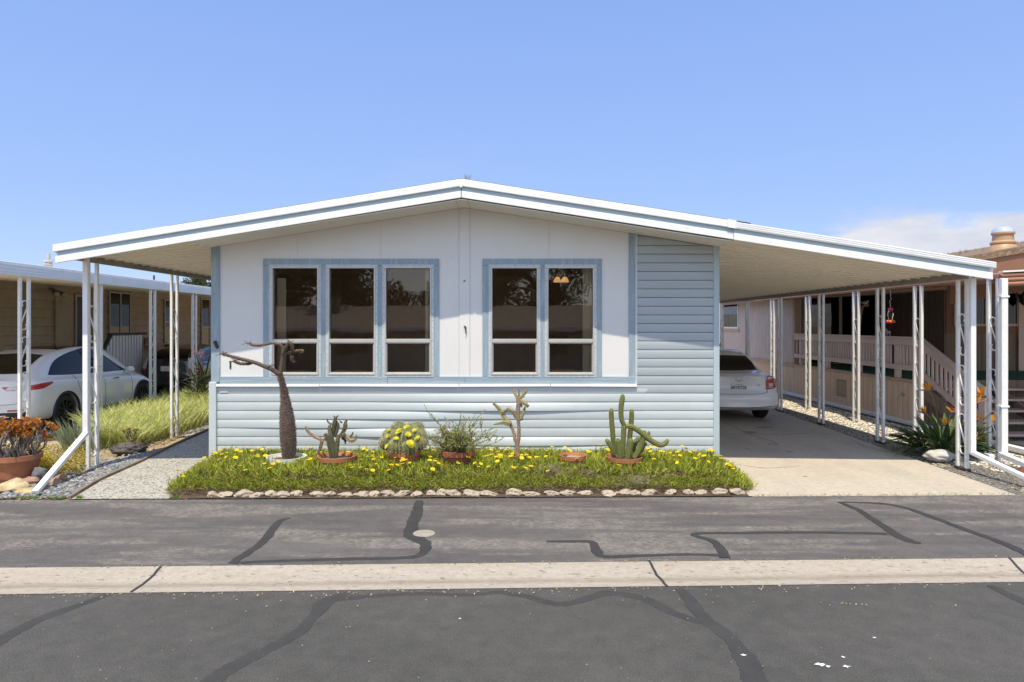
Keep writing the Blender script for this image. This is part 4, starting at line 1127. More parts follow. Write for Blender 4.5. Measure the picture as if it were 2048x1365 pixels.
downspout(rawn, 'downspout', [(xq, 10.2, 2.78), (xq, 10.2, .14)], .095, .07)
downspout(rawn, 'downspout_elbow', [(xq - .02, 10.22, .15), (X(2130, 8.9), 8.9, .06)], .09, .07)
downspout(rawn, 'base_pipe', [(xq - .1, 10.3, .09), (7.6, 12.3, .07)], .08, .08)
mb = MB()
for z in (2.50, .86): mb.box(xq - .07, xq + .06, 10.155, 10.25, z, z + .025)
mb.build('strap', m_metal, rawn)
# roof of the tan home: gable fascia, shingles, round skylight
m_rsh = stones('brown_shingles', (.13, .09, .06), [(.20, .135, .09), (.26, .18, .12), (.17, .115, .08), (.29, .215, .15)], 16, .03, .006, (.6, 2.2, 1))
gz_ = lambda x: 2.90 + (x - 8.0) * .18
mb = MB(); slab(mb, 7.95, 14.5, 12.62, 34, gz_, .24, .36); mb.build('roof', m_rsh, rhome)
mb = MB(); slab(mb, 7.98, 14.5, 12.66, 12.7, gz_, -.12, .24); mb.build('gable_fascia', m_brownf, rhome)
mb = MB(); mb.box(7.96, 8.0, 12.7, 34, gz_(8) - .1, gz_(8) + .24); mb.build('eave_fascia', m_brownf, rhome)
mb = MB(); slab(mb, 8.4, 14.5, 12.9, 13.0, gz_, -.5, -.02); mb.build('gable_wall', m_brownf, rhome)
skx = Vector((X(2006, 13.6), 13.6, gz_(X(2006, 13.6)) + .36))
sk = MB(); sk.lathe([(.30, -.25), (.26, .0), (.2, .09), (.22, .1), (.22, .13), (.185, .16), (.175, .28), (.20, .285), (.20, .32)], skx, 20); sko = sk.build('skylight', simple('tan_flashing', (.42, .27, .15), .5), rhome, autos=.5)
sk = MB(); sk.lathe([(.20, .32), (.185, .38), (.13, .43), (.06, .455), (.001, .46)], skx, 20); sk.build('dome', simple('clear_dome', (.55, .6, .68), .15, .05, metallic=.4), sko, smooth=True)
mo = MB()
for k in range(1500):     # dry moss and grass on the shingles
    x = R.uniform(8.1, 12.5); y = R.uniform(18, 33) if R.random() < .8 else R.uniform(13.5, 18)
    mo.cur = jcol(R.choice([(.35, .3, .14), (.28, .26, .1), (.42, .36, .2)]), .25)
    mo.blade((x, y, gz_(x) + .355), (R.uniform(-.5, .5), R.uniform(-.5, .5), 1), R.uniform(.04, .14), .012, .4, 2)
tag(mo.build('roof_moss', foliage_mat()), 'dry yellow moss and grass growing over the brown shingle roof', 'moss', kind='stuff')
# hummingbird feeder
fc = Vector((7.55, 13.4, 2.42)); fd = thing('bird_feeder', 'red and clear hummingbird feeder hanging from the brown gutter', 'bird feeder', fc)
mb = MB(); mb.tube([(7.55, 13.4, 2.80), (7.55, 13.4, 2.62), (7.57, 13.4, 2.6), (7.535, 13.4, 2.55), (7.55, 13.4, 2.42)], .005, 5); mb.build('hanger', m_alu, fd)
mb = MB(); mb.lathe([(.001, .01), (.035, 0), (.05, -.02), (.04, -.05), (.03, -.055)], fc, 14); mb.build('cap', simple('feeder_red', (.6, .03, .04), .35), fd, smooth=True)
mb = MB(); mb.lathe([(.03, -.05), (.052, -.08), (.055, -.14), (.038, -.19), (.036, -.25)], fc, 14); mb.build('bottle', glass_mat('bottle_glass', (.8, .82, .84), 1.4), fd, smooth=True)
mb = MB(); mb.lathe([(.035, -.24), (.085, -.262), (.09, -.275), (.075, -.30), (.001, -.305)], fc, 16); mb.build('base', _M['feeder_red'], fd, smooth=True)
mb = MB()
for k in range(6): a = k * PI / 3; mb.ico(fc + Vector((.062 * math.cos(a), .062 * math.sin(a), -.252)), .017, 1, .0)
mb.build('flower_port', simple('feeder_yellow', (.7, .5, .04), .4), fd)
# pipe perch and small ornament on the porch
pb_ = Vector((9.05, 17.6, .955)); pp = MB(); pp.tube(smooth_pts([pb_, pb_ + Vector((.03, 0, .8)), pb_ + Vector((.12, 0, 1.52)), pb_ + Vector((.17, 0, 1.62)), pb_ + Vector((.3, 0, 1.63))], 5), .035, 8)
tag(pp.build('pipe_stand', simple('brown_pipe', (.30, .19, .14), .6), origin=pb_, smooth=True), 'bent brown pipe stand on the porch before the sliding door', 'stand')
bi = MB(); c = pb_ + Vector((.22, 0, 1.70)); bi.ico(c, .05, 2, .1, sc=(1.4, .8, .8)); bi.ico(c + Vector((.06, 0, .04)), .03, 1, 0); bi.cone(c + Vector((-.05, 0, 0)), c + Vector((-.17, 0, .03)), .025, 5)
tag(bi.build('bird_ornament', simple('white_glaze', (.6, .58, .52), .3), origin=c, smooth=True), 'small white bird ornament perched on the bent brown pipe', 'ornament')
ho = MB(); c = Vector((8.41, 15.0, 1.84)); ho.ico(c + Vector((0, 0, .085)), .04, 2, .1, sc=(.7, 1.7, .8)); ho.tube([c + Vector((0, .06, .09)), c + Vector((0, .1, .15)), c + Vector((0, .14, .14))], [.025, .02, .012], 6)
for dy in (-.05, .05): ho.tube([c + Vector((0, dy, .07)), c + Vector((0, dy * 1.2, 0))], [.014, .008], 5)
tag(ho.build('horse_ornament', simple('cream_ceramic', (.55, .45, .34), .5), origin=c, smooth=True), 'tiny cream animal figurine standing on the porch top rail', 'ornament')
# far end beyond the carport: fence and meter box
fe = MB()
for k in range(12): fe.box(4.0 + .4 * k, 4.38 + .4 * k, 33.0, 33.04, 0, 2.6)
tag(fe.build('back_fence', simple('grey_fence', (.40, .41, .42), .8), origin=(6, 33, 0)), 'tall pale grey board fence far behind the white sedan', 'fence')
me_ = thing('meter_post', 'white utility post with round electric meter behind the sedan roof', 'meter', (6.9, 22.2, 0))
mb = MB(); mb.box(6.85, 7.05, 22.1, 22.25, 0, 3.0); mb.build('pole', m_metal, me_)
mb = MB(); mb.box(6.62, 6.84, 22.1, 22.25, 1.35, 2.0); mb.build('meter_box', simple('meter_grey', (.25, .26, .26), .5), me_)
mb = MB(); mb.tube([(6.73, 22.1, 1.75), (6.73, 22.0, 1.75)], .1, 14); mb.build('dial', simple('meter_glass', (.45, .42, .3), .3), me_)

# ---------------------------------------------------------------- cars
def carpaint(name, color, rough=.28, metallic=0.0):
    m, t, out = newmat(name)
    v = coords(t); n = noise_n(t, v, 300, 2)
    bsdf(t, out, color, rough, metallic, .5, bump(t, n, .01, .001), 1.0, {'Coat Roughness': .04})
    return m
m_tyre = simple('tyre', (.022, .022, .023), .85, .15, 20, 90, .3, .004)
m_carglass = glass_mat('car_glass', (.05, .05, .05), 1.45)
m_tail = simple('tail_red', (.42, .012, .015), .15, .1, coat=1.0); m_lens = simple('clear_lens', (.62, .60, .58), .12, .05, coat=1.0); m_black = simple('black_trim', (.015, .015, .016), .45)
m_plate = simple('plate_white', (.72, .72, .72), .4, .02); m_rim = simple('grey_rim', (.30, .30, .31), .35, .05, metallic=.6)
def catmull1(xs, ys, x):
    if x <= xs[0]: return ys[0]
    if x >= xs[-1]: return ys[-1]
    for i in range(len(xs) - 1):
        if xs[i] <= x <= xs[i + 1]:
            h = xs[i + 1] - xs[i]; t = (x - xs[i]) / h
            m0 = (ys[i + 1] - ys[i - 1]) / (xs[i + 1] - xs[i - 1]) if i > 0 else (ys[i + 1] - ys[i]) / h
            m1 = (ys[i + 2] - ys[i]) / (xs[i + 2] - xs[i]) if i < len(xs) - 2 else (ys[i + 1] - ys[i]) / h
            return (2 * t ** 3 - 3 * t * t + 1) * ys[i] + (t ** 3 - 2 * t * t + t) * h * m0 + (-2 * t ** 3 + 3 * t * t) * ys[i + 1] + (t ** 3 - t * t) * h * m1
class Car:
    """body lofted along y (rear at 0, nose at L); panes, lamps and seams are laid on the body surface"""
    def __init__(s, root, st, L, W, rear, wb0, wb1, rw, paint, arch=.05):
        s.root, s.L, s.W = root, L, W
        ys = [a[0] for a in st]; col = lambda k: [a[k] for a in st]
        fy = lambda k, y: catmull1(ys, col(k), y)
        N = 70; mb = MB(); rows = []
        NR = 26
        for i in range(N + 1):
            u = i / N; y = L * (.5 - .5 * math.cos(PI * u)) if False else L * u
            hw, zb, zs, hs, zr, hr = [fy(k, y) for k in range(1, 7)]
            key = [(0, zb), (hw * .78, zb), (hw * .95, zb + .05), (hw * .992, zb + .16), (hw, lerp(zb, zs, .55)), (hw * .985, zs - .10), (hs, zs), (lerp(hs, hr, .5), lerp(zs, zr - .03, .52)), (hr, zr - .045), (hr * .82, zr - .015), (hr * .45, zr - .002), (0, zr)]
            ring_ = [Vector((a, 0, b)) for a, b in key]
            sm = smooth_pts(ring_, 3)
            row = []
            for p in sm:
                t0 = max(0, 1 - y / .5); yy = y + rear(p.z) * t0 + .10 * (abs(p.x) / (W / 2)) ** 3 * max(0, 1 - y / .35) - .30 * (abs(p.x) / (W / 2)) ** 2.4 * max(0, (y - (L - .8)) / .8) ** 1.5
                row.append(Vector((p.x, yy, p.z)))
            full = row + [Vector((-p.x, p.y, p.z)) for p in row[-2:0:-1]]
            rows.append(full)
        b = mb.grid(rows, closed=True)
        n = len(rows[0]); h = n // 2
        # end caps as strips between mirrored points
        for base, fl in ((b, False), (b + N * n, True)):
            right = [base + k for k in range(h + 1)]; left = [base] + [base + n - k for k in range(1, h)] + [base + h]
            M = 8; gridr = []
            for k in range(h + 1):
                pr, pl_ = mb.v[right[k]], mb.v[left[k]]
                if k in (0, h): gridr.append([right[k]] * (M + 1)); continue
                r_ = [left[k]]
                for j in range(1, M):
                    t = j / M; q = pl_.lerp(pr, t); f = (2 * t - 1) ** 2
                    q = q + Vector((0, (-.10 if not fl else .16) * (1 - f) * (1 if not fl else .6), 0))
                    r_.append(len(mb.v)); mb.v.append(q)
                r_.append(right[k]); gridr.append(r_)
            for k in range(h):
                for j in range(M):
                    q = [gridr[k][j], gridr[k][j + 1], gridr[k + 1][j + 1], gridr[k + 1][j]]
                    u_ = []
                    for z in q:
                        if z not in u_: u_.append(z)
                    if len(u_) > 2: mb.face(u_ if not fl else u_[::-1])
        me = mb.mesh('body', smooth=True); me.materials.append(paint)
        bm = bmesh.new(); bm.from_mesh(me); bmesh.ops.remove_doubles(bm, verts=bm.verts, dist=1e-5); bmesh.ops.recalc_face_normals(bm, faces=bm.faces)
        s.bvh = BVHTree.FromBMesh(bm); bm.to_mesh(me); bm.free()
        o = bpy.data.objects.new('body', me); COL.objects.link(o)
        cm = MB()
        for y in (wb0, wb1):
            for sx in (-1, 1): cm.tube([(sx * (W / 2 - .34), y, rw * 1.0), (sx * (W / 2 + .3), y, rw * 1.0)], rw + arch, 40)
        cme = cm.mesh('cut'); cb = bmesh.new(); cb.from_mesh(cme); bmesh.ops.recalc_face_normals(cb, faces=cb.faces); cb.to_mesh(cme); cb.free()
        co = bpy.data.objects.new('cut', cme); COL.objects.link(co)
        md = o.modifiers.new('b', 'BOOLEAN'); md.operation = 'DIFFERENCE'; md.object = co; md.solver = 'EXACT'
        bpy.context.view_layer.update()
        nm = bpy.data.meshes.new_from_object(o.evaluated_get(bpy.context.evaluated_depsgraph_get()))
        o.modifiers.clear(); nm.materials.clear(); nm.materials.append(paint); o.data = nm; nm.name = 'body'
        bpy.data.objects.remove(co)
        nm.polygons.foreach_set('use_smooth', [True] * len(nm.polygons))
        bm = bmesh.new(); bm.from_mesh(nm)
        for e in bm.edges:
            if len(e.link_faces) == 2 and e.calc_face_angle(0) > .7: e.smooth = False
        bm.to_mesh(nm); bm.free()
        o.parent = root; s.body = o; _ORG[o.name] = Vector((0, 0, 0))
        s.wheels = []
        for y in (wb0, wb1):
            for sx in (-1, 1):
                w = MB(); xo = sx * (W / 2 - .02); xi = sx * (W / 2 - .24)
                prof = [(rw * .66, 0), (rw * .9, 0), (rw * .985, .03), (rw, .07), (rw, .17), (rw * .96, .21), (rw * .6, .21)]
                rr = []
                for r, d in prof:
                    rr.append([Vector((xo - sx * d, y + r * math.cos(a), rw + r * math.sin(a))) for a in [2 * PI * k / 36 for k in range(36)]])
                w.grid(rr, closed=True); wo_ = w.build('wheel', m_tyre, root, autos=.7)
                r2 = MB(); rr = []
                for r, d in [(rw * .67, .01), (rw * .62, .035), (rw * .6, .12), (.03, .12)]:
                    rr.append([Vector((xo - sx * d, y + r * math.cos(a), rw + r * math.sin(a))) for a in [2 * PI * k / 36 for k in range(36)]])
                r2.grid(rr, closed=True); r2.build('rim_barrel', m_black, wo_, autos=.5)
                s3 = MB()
                for k in range(10):
                    a = 2 * PI * k / 10; d = .03
                    s3.bar((xo - sx * .03, y + .05 * math.cos(a), rw + .05 * math.sin(a)), (xo - sx * .02, y + rw * .65 * math.cos(a + .12), rw + rw * .65 * math.sin(a + .12)), .035, .02, (1, 0, 0))
                s3.tube([(xo - sx * .045, y, rw), (xo - sx * .01, y, rw)], .06, 14)
                s3.build('rim', s.rimmat if hasattr(s, 'rimmat') else m_rim, wo_)
    def hit(s, p, d):
        r = s.bvh.ray_cast(Vector(p), Vector(d))
        return r[0], r[1]
    def patch(s, name, mat, lo, hi, mode, off=.006, nu=14, nv=5, parent=None, mirror=False, smooth_k=4):
        """quad patch between two polylines; side: points are (y, z), rear: (x, z)"""
        outs = []
        def samp(pl, t):
            pts = smooth_pts([(a, 0, b) for a, b in pl], smooth_k) if len(pl) > 2 else [Vector((a, 0, b)) for a, b in pl]
            f = t * (len(pts) - 1); i = min(int(f), len(pts) - 2); return pts[i].lerp(pts[i + 1], f - i)
        for sx in ((1, -1) if mirror else (1,)):
            mb = MB(); rows = []
            for j in range(nv + 1):
                row = []
                for i in range(nu + 1):
                    q = samp(lo, i / nu).lerp(samp(hi, i / nu), j / nv)
                    if mode == 'side': o, d = (sx * 3, q.x, q.z), (-sx, 0, 0)
                    elif mode == 'rear': o, d = (sx * q.x, -2, q.z), (0, 1, 0)
                    else: o, d = (sx * q.x, q.z, 4), (0, 0, -1)
                    h, nrm = s.hit(o, d)
                    if h is None: h, nrm = Vector(o) + Vector(d) * 3, -Vector(d)
                    if nrm.dot(Vector(d)) > 0: nrm = -nrm
                    row.append(h + nrm * off)
                rows.append(row)
            mb.grid(rows, flip=(sx < 0))
            outs.append(mb.build(name, mat, parent or s.root, smooth=True))
        return outs
    def seam(s, pts, mode, w=.008, mirror=True, mat=None, name='seam', off=.002, parent=None):
        for sx in ((1, -1) if mirror else (1,)):
            mb = MB(); out = []
            for p in smooth_pts([(a, 0, b) for a, b in pts], 6):
                o, d = ((sx * 3, p.x, p.z), (-sx, 0, 0)) if mode == 'side' else ((sx * p.x, -2, p.z), (0, 1, 0))
                h, nrm = s.hit(o, d)
                if h is not None:
                    if nrm.dot(Vector(d)) > 0: nrm = -nrm
                    out.append(h + nrm * off)
            if len(out) > 1: mb.tube(out, w / 2, 5); mb.build(name, mat or m_black, parent or s.body)

# white electric crossover on the left: nose away from the camera
cx_ = -8.87 - .96
ev = thing('parked_car', 'white electric crossover with black alloy wheels parked under left awning', 'car', (0, 0, 0))
stY = [(0, .80, .36, .98, .74, 1.06, .62), (.12, .90, .30, 1.04, .80, 1.16, .64), (.45, .945, .26, 1.07, .83, 1.33, .63), (.95, .96, .24, 1.07, .84, 1.525, .61), (1.5, .96, .22, 1.05, .84, 1.625, .60), (2.1, .96, .21, 1.03, .835, 1.65, .60), (2.7, .96, .21, 1.01, .83, 1.61, .59), (3.2, .96, .22, .985, .83, 1.42, .585), (3.65, .955, .22, .96, .82, 1.11, .68), (4.0, .945, .23, .90, .80, .985, .62), (4.4, .91, .25, .80, .74, .88, .55), (4.62, .84, .28, .66, .66, .74, .5), (4.75, .70, .36, .55, .55, .6, .42)]
pw = carpaint('white_car_paint', (.74, .74, .75))
rearY = lambda z: .16 * max(0, (z - .62)) ** 1.0 + (.10 * max(0, .5 - z))
Car.rimmat = simple('black_rim', (.02, .02, .021), .35, .05)
evc = Car(ev, stY, 4.75, 1.92, rearY, .95, 3.84, .36, pw)
evc.patch('window', m_carglass, [(.62, 1.115), (1.2, 1.085), (2.0, 1.06), (2.9, 1.045), (3.38, 1.035)], [(.60, 1.125), (1.0, 1.40), (1.7, 1.565), (2.35, 1.57), (3.38, 1.045)], 'side', .005, 30, 6, mirror=True)
evc.patch('rear_window', m_carglass, [(-.60, 1.17), (0, 1.16), (.60, 1.17)], [(-.50, 1.50), (0, 1.53), (.50, 1.50)], 'rear', .006, 14, 8)
evc.patch('roof_glass', m_carglass, [(-.52, 1.35), (0, 1.35), (.52, 1.35)], [(-.52, 2.75), (0, 2.75), (.52, 2.75)], 'top', .004, 8, 12)
evc.patch('tail_light', m_tail, [(.02, .86), (.28, .885), (.55, .97)], [(.02, .93), (.28, .985), (.56, 1.0)], 'side', .006, 14, 4, mirror=True)
evc.patch('tail_light', m_lens, [(.38, .87), (.60, .86), (.80, .86)], [(.44, .93), (.60, .95), (.80, .955)], 'rear', .006, 12, 4, mirror=True)
evc.patch('diffuser', m_black, [(-.74, .33), (0, .30), (.74, .33)], [(-.76, .46), (0, .44), (.76, .46)], 'rear', .006, 16, 3)
evc.patch('reflector', m_tail, [(.45, .47), (.72, .48)], [(.45, .50), (.72, .51)], 'rear', .008, 8, 1, mirror=True)
evc.patch('door_handle', m_black, [(1.42, .885), (1.66, .885)], [(1.42, .905), (1.66, .905)], 'side', .006, 5, 1, mirror=True)
evc.patch('door_handle', m_black, [(2.58, .89), (2.82, .89)], [(2.58, .91), (2.82, .91)], 'side', .006, 5, 1, mirror=True)
evc.seam([(1.75, .32), (1.55, .55), (1.36, .80), (1.30, 1.06)], 'side'); evc.seam([(2.28, .30), (2.27, .7), (2.24, 1.04)], 'side'); evc.seam([(3.30, .34), (3.36, .7), (3.30, 1.0)], 'side')
evc.seam([(-.62, 1.10), (-.66, .8), (-.6, .62), (0, .60), (.6, .62), (.66, .8), (.62, 1.10)], 'rear', mirror=False)
evc.seam([(1.95, 1.055), (1.90, 1.30), (1.86, 1.53)], 'side', .03, name='pillar', parent=ev); 
evc.patch('sill', m_black, [(1.36, .22), (3.42, .22)], [(1.36, .33), (3.42, .33)], 'side', .005, 10, 2, mirror=True)
for sx in (1, -1):
    mr = MB(); mr.ico((sx * 1.03, 3.12, 1.07), .11, 2, .05, sc=(1.0, .6, .75)); mr.bar((sx * .86, 3.16, 1.02), (sx * 1.0, 3.14, 1.05), .05, .04); mr.build('mirror', pw, ev, smooth=True)
    for y in (.95, 3.84):
        fn = MB(); fn.tube([(sx * .962, y + .40 * math.cos(a), .36 + .40 * math.sin(a)) for a in [PI * (-.08 + 1.16 * k / 24) for k in range(25)]], .022, 6); fn.build('arch_trim', m_black, ev)
    fp = MB(); fp.bar((sx * .84, .50, .10), (sx * .84, .55, .36), .22, .02, (1, 0, 0)); fp.build('mud_flap', m_black, ev)
ev.location = (cx_, 13.8 - .95, -.02)
# silver-white sedan in the carport, seen from behind
sd2 = thing('parked_car', 'white sedan with California plate parked under the carport', 'car', (0, 0, 0))
stS = [(0, .80, .34, .94, .73, .99, .66), (.10, .865, .28, .97, .77, 1.025, .68), (.35, .885, .24, .975, .79, 1.05, .68), (.62, .893, .22, .97, .795, 1.10, .63), (.95, .895, .21, .965, .795, 1.31, .56), (1.35, .895, .20, .96, .79, 1.455, .55), (1.9, .895, .20, .95, .79, 1.51, .56), (2.5, .895, .20, .94, .79, 1.47, .55), (2.9, .89, .20, .93, .785, 1.32, .55), (3.45, .885, .21, .91, .78, 1.03, .64), (3.8, .87, .22, .87, .75, .95, .6), (4.25, .83, .25, .76, .70, .82, .5), (4.5, .74, .32, .6, .6, .66, .42), (4.57, .66, .38, .54, .52, .58, .36)]
ps = carpaint('silver_white_paint', (.80, .80, .80), .3, 0)
rearS = lambda z: .15 * max(0, min(1, (z - .58) / .12)) + (.08 * max(0, .42 - z)) + .10 * max(0, z - .9)
Car.rimmat = m_rim
sc_ = Car(sd2, stS, 4.57, 1.79, rearS, .98, 3.66, .315, ps)
sc_.patch('rear_window', m_carglass, [(-.60, 1.085), (0, 1.075), (.60, 1.085)], [(-.50, 1.37), (0, 1.385), (.50, 1.37)], 'rear', .006, 16, 8)
sc_.patch('side_window', m_carglass, [(.85, 1.0), (1.8, .985), (3.1, .965)], [(1.02, 1.26), (1.7, 1.40), (2.62, 1.36)], 'side', .005, 24, 5, mirror=True)
tl = sc_.patch('tail_light', m_tail, [(.60, .70), (.72, .71), (.83, .72)], [(.62, .97), (.70, .985), (.79, .97)], 'rear', .008, 10, 8, mirror=True)
for o in tl: pass
sc_.patch('lens', m_lens, [(.66, .775), (.72, .765), (.76, .775)], [(.66, .825), (.72, .835), (.76, .825)], 'rear', .014, 6, 4, mirror=True, parent=None)
sc_.patch('lens', m_lens, [(.63, .925), (.72, .93), (.81, .925)], [(.64, .955), (.72, .96), (.80, .95)], 'rear', .012, 6, 2, mirror=True)
sc_.patch('side_tail_light', m_tail, [(.27, .74), (.36, .75)], [(.27, .95), (.40, .93)], 'side', .006, 8, 5, mirror=True)
sc_.seam([(-.59, .99), (-.60, .75), (-.56, .63), (0, .615), (.56, .63), (.60, .75), (.59, .99)], 'rear', .010, mirror=False)
sc_.seam([(-.78, .36), (0, .34), (.78, .36)], 'rear', .012, mirror=False)
h0, n0 = sc_.hit((0, -2, .76), (0, 1, 0)); h1, _n = sc_.hit((0, -2, .86), (0, 1, 0)); up_ = (h1 - h0).normalized(); nn = Vector((1, 0, 0)).cross(up_)
pz = h0 + Vector((0, -.012, 0))
mb = MB(); q = lambda a, b, d: pz + Vector((1, 0, 0)) * a + up_ * b + nn * -d if False else pz + Vector((1, 0, 0)) * a + up_ * b + nn * d
mb.hexa([q(-.155, -.078, 0), q(.155, -.078, 0), q(.155, .078, 0), q(-.155, .078, 0)], [q(-.155, -.078, .01), q(.155, -.078, .01), q(.155, .078, .01), q(-.155, .078, .01)])
pl_o = mb.build('licence_plate', m_plate, sd2)
m_pltx = simple('plate_blue', (.02, .035, .14), .4); m_plrd = simple('plate_red', (.5, .03, .04), .4)
text_mesh('plate_number', '6RYK720', .086, m_pltx, pl_o, q(0, -.014, .012), (1, 0, 0), up_, .001, .0015)
text_mesh('plate_heading', 'California', .034, m_plrd, pl_o, q(0, .055, .012), (1, 0, 0), up_, .001)
hb, _ = sc_.hit((0, -2, .925), (0, 1, 0)); bd = MB(); c = hb + Vector((0, -.012, 0))
bd.tube([c + Vector((.055 * math.cos(a), 0, .042 * math.sin(a))) for a in [2 * PI * k / 24 for k in range(25)]], .007, 6); bd.box(c.x - .072, c.x + .072, c.y - .006, c.y + .004, c.z - .009, c.z + .009)
bd.build('badge', simple('chrome', (.55, .55, .56), .15, .02, metallic=1.0), sd2)
hb, _ = sc_.hit((.43, -2, .79), (0, 1, 0)); text_mesh('badge_lettering', '2.0', .05, _M['chrome'], sd2, hb + Vector((0, -.006, 0)), (1, 0, 0), up_, .002)
hb, _ = sc_.hit((-.42, -2, .79), (0, 1, 0)); text_mesh('badge_lettering', 'SENTRA', .045, _M['chrome'], sd2, hb + Vector((0, -.006, 0)), (1, 0, 0), up_, .002)
mb = MB(); hb, _ = sc_.hit((-.0, 1.45, 4), (0, 0, -1)); mb.tube([hb + Vector((0, 0, -.01)), hb + Vector((0, .02, .05)), hb + Vector((.02, -.06, .2))], [.03, .015, .006], 6); mb.build('aerial', m_black, sd2)
mb = MB(); mb.tube([(-.5, .5, .27), (-.5, .1, .25)], .03, 8); mb.build('exhaust', m_rust, sd2)
for sx in (1, -1):
    mr = MB(); mr.ico((sx * .98, 3.0, 1.02), .1, 2, .05, sc=(1.0, .5, .7)); mr.build('mirror', ps, sd2, smooth=True)
sd2.location = (4.93, 14.35, .012)
# dark hatchback further back on the left
hc = thing('parked_car', 'black hatchback with tall clear tail lamps parked ahead of white crossover', 'car', (0, 0, 0))
stP = [(0, .74, .36, .88, .72, 1.10, .62), (.1, .83, .30, .93, .76, 1.20, .64), (.4, .865, .25, .96, .78, 1.31, .61), (.9, .872, .22, .96, .78, 1.42, .57), (1.5, .872, .20, .95, .78, 1.485, .56), (2.1, .872, .2, .94, .775, 1.47, .56), (2.7, .87, .2, .92, .77, 1.34, .55), (3.4, .86, .2, .90, .76, 1.06, .62), (3.9, .83, .22, .84, .72, .93, .56), (4.3, .72, .28, .68, .6, .74, .45), (4.46, .6, .36, .56, .5, .6, .36)]
pk = carpaint('black_car_paint', (.012, .013, .016), .22)
pc = Car(hc, stP, 4.46, 1.745, lambda z: .12 * max(0, z - .6) + .08 * max(0, .45 - z), .95, 3.65, .315, pk)
pc.patch('rear_window', m_carglass, [(-.56, 1.12), (0, 1.12), (.56, 1.12)], [(-.48, 1.36), (0, 1.38), (.48, 1.36)], 'rear', .006, 12, 6)
pc.patch('tail_light', m_lens, [(.62, .80), (.78, .82)], [(.58, 1.13), (.70, 1.14)], 'rear', .008, 6, 10, mirror=True)
pc.patch('tail_light', m_tail, [(.60, .76), (.78, .78)], [(.61, .82), (.78, .84)], 'rear', .010, 6, 3, mirror=True)
pc.patch('side_window', m_carglass, [(.7, 1.0), (1.8, .98), (3.1, .96)], [(.9, 1.22), (1.7, 1.39), (2.6, 1.32)], 'side', .005, 20, 5, mirror=True)
h0, _ = pc.hit((0, -2, .82), (0, 1, 0)); mb = MB(); mb.box(-.155, .155, h0.y - .02, h0.y - .008, .75, .90); mb.build('licence_plate', m_plate, hc)
hc.location = (-9.95, 20.0, -.02)
pb2 = thing('parked_car', 'dark blue car mostly hidden behind the home corner at far left', 'car', (0, 0, 0))
for ch in list(hc.children):
    pass
c2 = Car(pb2, stP, 4.46, 1.745, lambda z: .12 * max(0, z - .6), .95, 3.65, .315, carpaint('blue_car_paint', (.012, .018, .035), .2))
c2.patch('rear_window', m_carglass, [(-.56, 1.12), (0, 1.12), (.56, 1.12)], [(-.48, 1.36), (0, 1.38), (.48, 1.36)], 'rear', .006, 12, 6)
c2.patch('side_window', m_carglass, [(.7, 1.0), (1.8, .98), (3.1, .96)], [(.9, 1.22), (1.7, 1.39), (2.6, 1.32)], 'side', .005, 20, 5, mirror=True)
pb2.location = (-10.0, 25.4, -.02)

# ---------------------------------------------------------------- flower bed
m_fol = foliage_mat()
def bed_edge_left(y): return lerp(-4.08, -4.28, min(1, (y - 8.3) / 1.6))
def bed_edge_right(y): return lerp(2.98, 3.12, min(1, (y - 8.3) / 1.6))
def mound(x, y):
    y0 = e0(x) + .16
    t = max(0, min(1, (y - y0) / .62)); h = .185 * (t * t * (3 - 2 * t))
    ed_ = min(x - bed_edge_left(y), bed_edge_right(y) - x)
    h *= max(0, min(1, ed_ / .22)) ** .6
    return h + .02 * noise.noise(Vector((x * 2.1, y * 2.3, 0))) * (1 if t > .1 else .3)
mb = MB(); rows = []
for i in range(21):
    v = i / 20; row = []
    for j in range(121):
        u = j / 120; y = lerp(8.2, 9.99, v); xl, xr = bed_edge_left(y) - .02, bed_edge_right(y) + .02
        x = lerp(xl, xr, u); y = max(y, e0(x) - .02) if i else e0(x) - .025
        z = mound(x, y) + .016 if 0 < j < 120 else .0
        row.append((x, y, max(.004, z)))
    rows.append(row)
mb.grid(rows); struct('flower_bed', mb, m_bed, smooth=True)
GREENS = [(.24, .31, .025), (.32, .38, .04), (.42, .46, .05), (.14, .19, .02), (.50, .49, .10), (.27, .33, .03), (.44, .40, .11)]
gc = MB()
def in_pot(x, y):
    for (px, py, r) in POTS_XY:
        if (x - px) ** 2 + (y - py) ** 2 < r * r: return True
    return False
PY_ = 9.2
POTS_XY = [(X(573, PY_), PY_, .26), (X(674, PY_), PY_, .27), (X(809, PY_), PY_, .22), (X(916, PY_), PY_, .22), (X(1145, PY_), PY_, .18), (X(1248, PY_), PY_, .25)]
n = 0
for k in range(40000):
    y = e0(0) + .40 + R.random() ** .85 * 1.28; x = R.uniform(-4.4, 3.25)
    fr = e0(x) + .46 + .10 * noise.noise(Vector((x * 1.7, 4.4, 0))) + (.18 if -1.0 < x < 1.1 and noise.noise(Vector((x * 2.3, 9, 0))) > .15 else 0)
    if 1.0 < x < 2.3: fr += .10
    if y < fr or y > 9.93 or in_pot(x, y): continue
    if not (bed_edge_left(y) - .10 + .1 * noise.noise(Vector((y * 4, 1, 0))) < x < bed_edge_right(y) + .07 - .25 * max(0, (9.5 - y)) * 0): continue
    gc.cur = jcol(R.choice(GREENS), .28)
    pn = noise.noise(Vector((x * 1.6, y * 2.2, 5)))
    if pn > .1: gc.cur = tuple(c * (1 + .5 * pn) for c in gc.cur)
    d = Vector((R.gauss(0, .55), R.gauss(-.12, .5), 1)); L = R.uniform(.07, .15) * (1 + .4 * pn)
    gc.blade((x, y, mound(x, y) + R.uniform(0, .03)), d, L, R.uniform(.007, .013), R.uniform(.1, .9), 3)
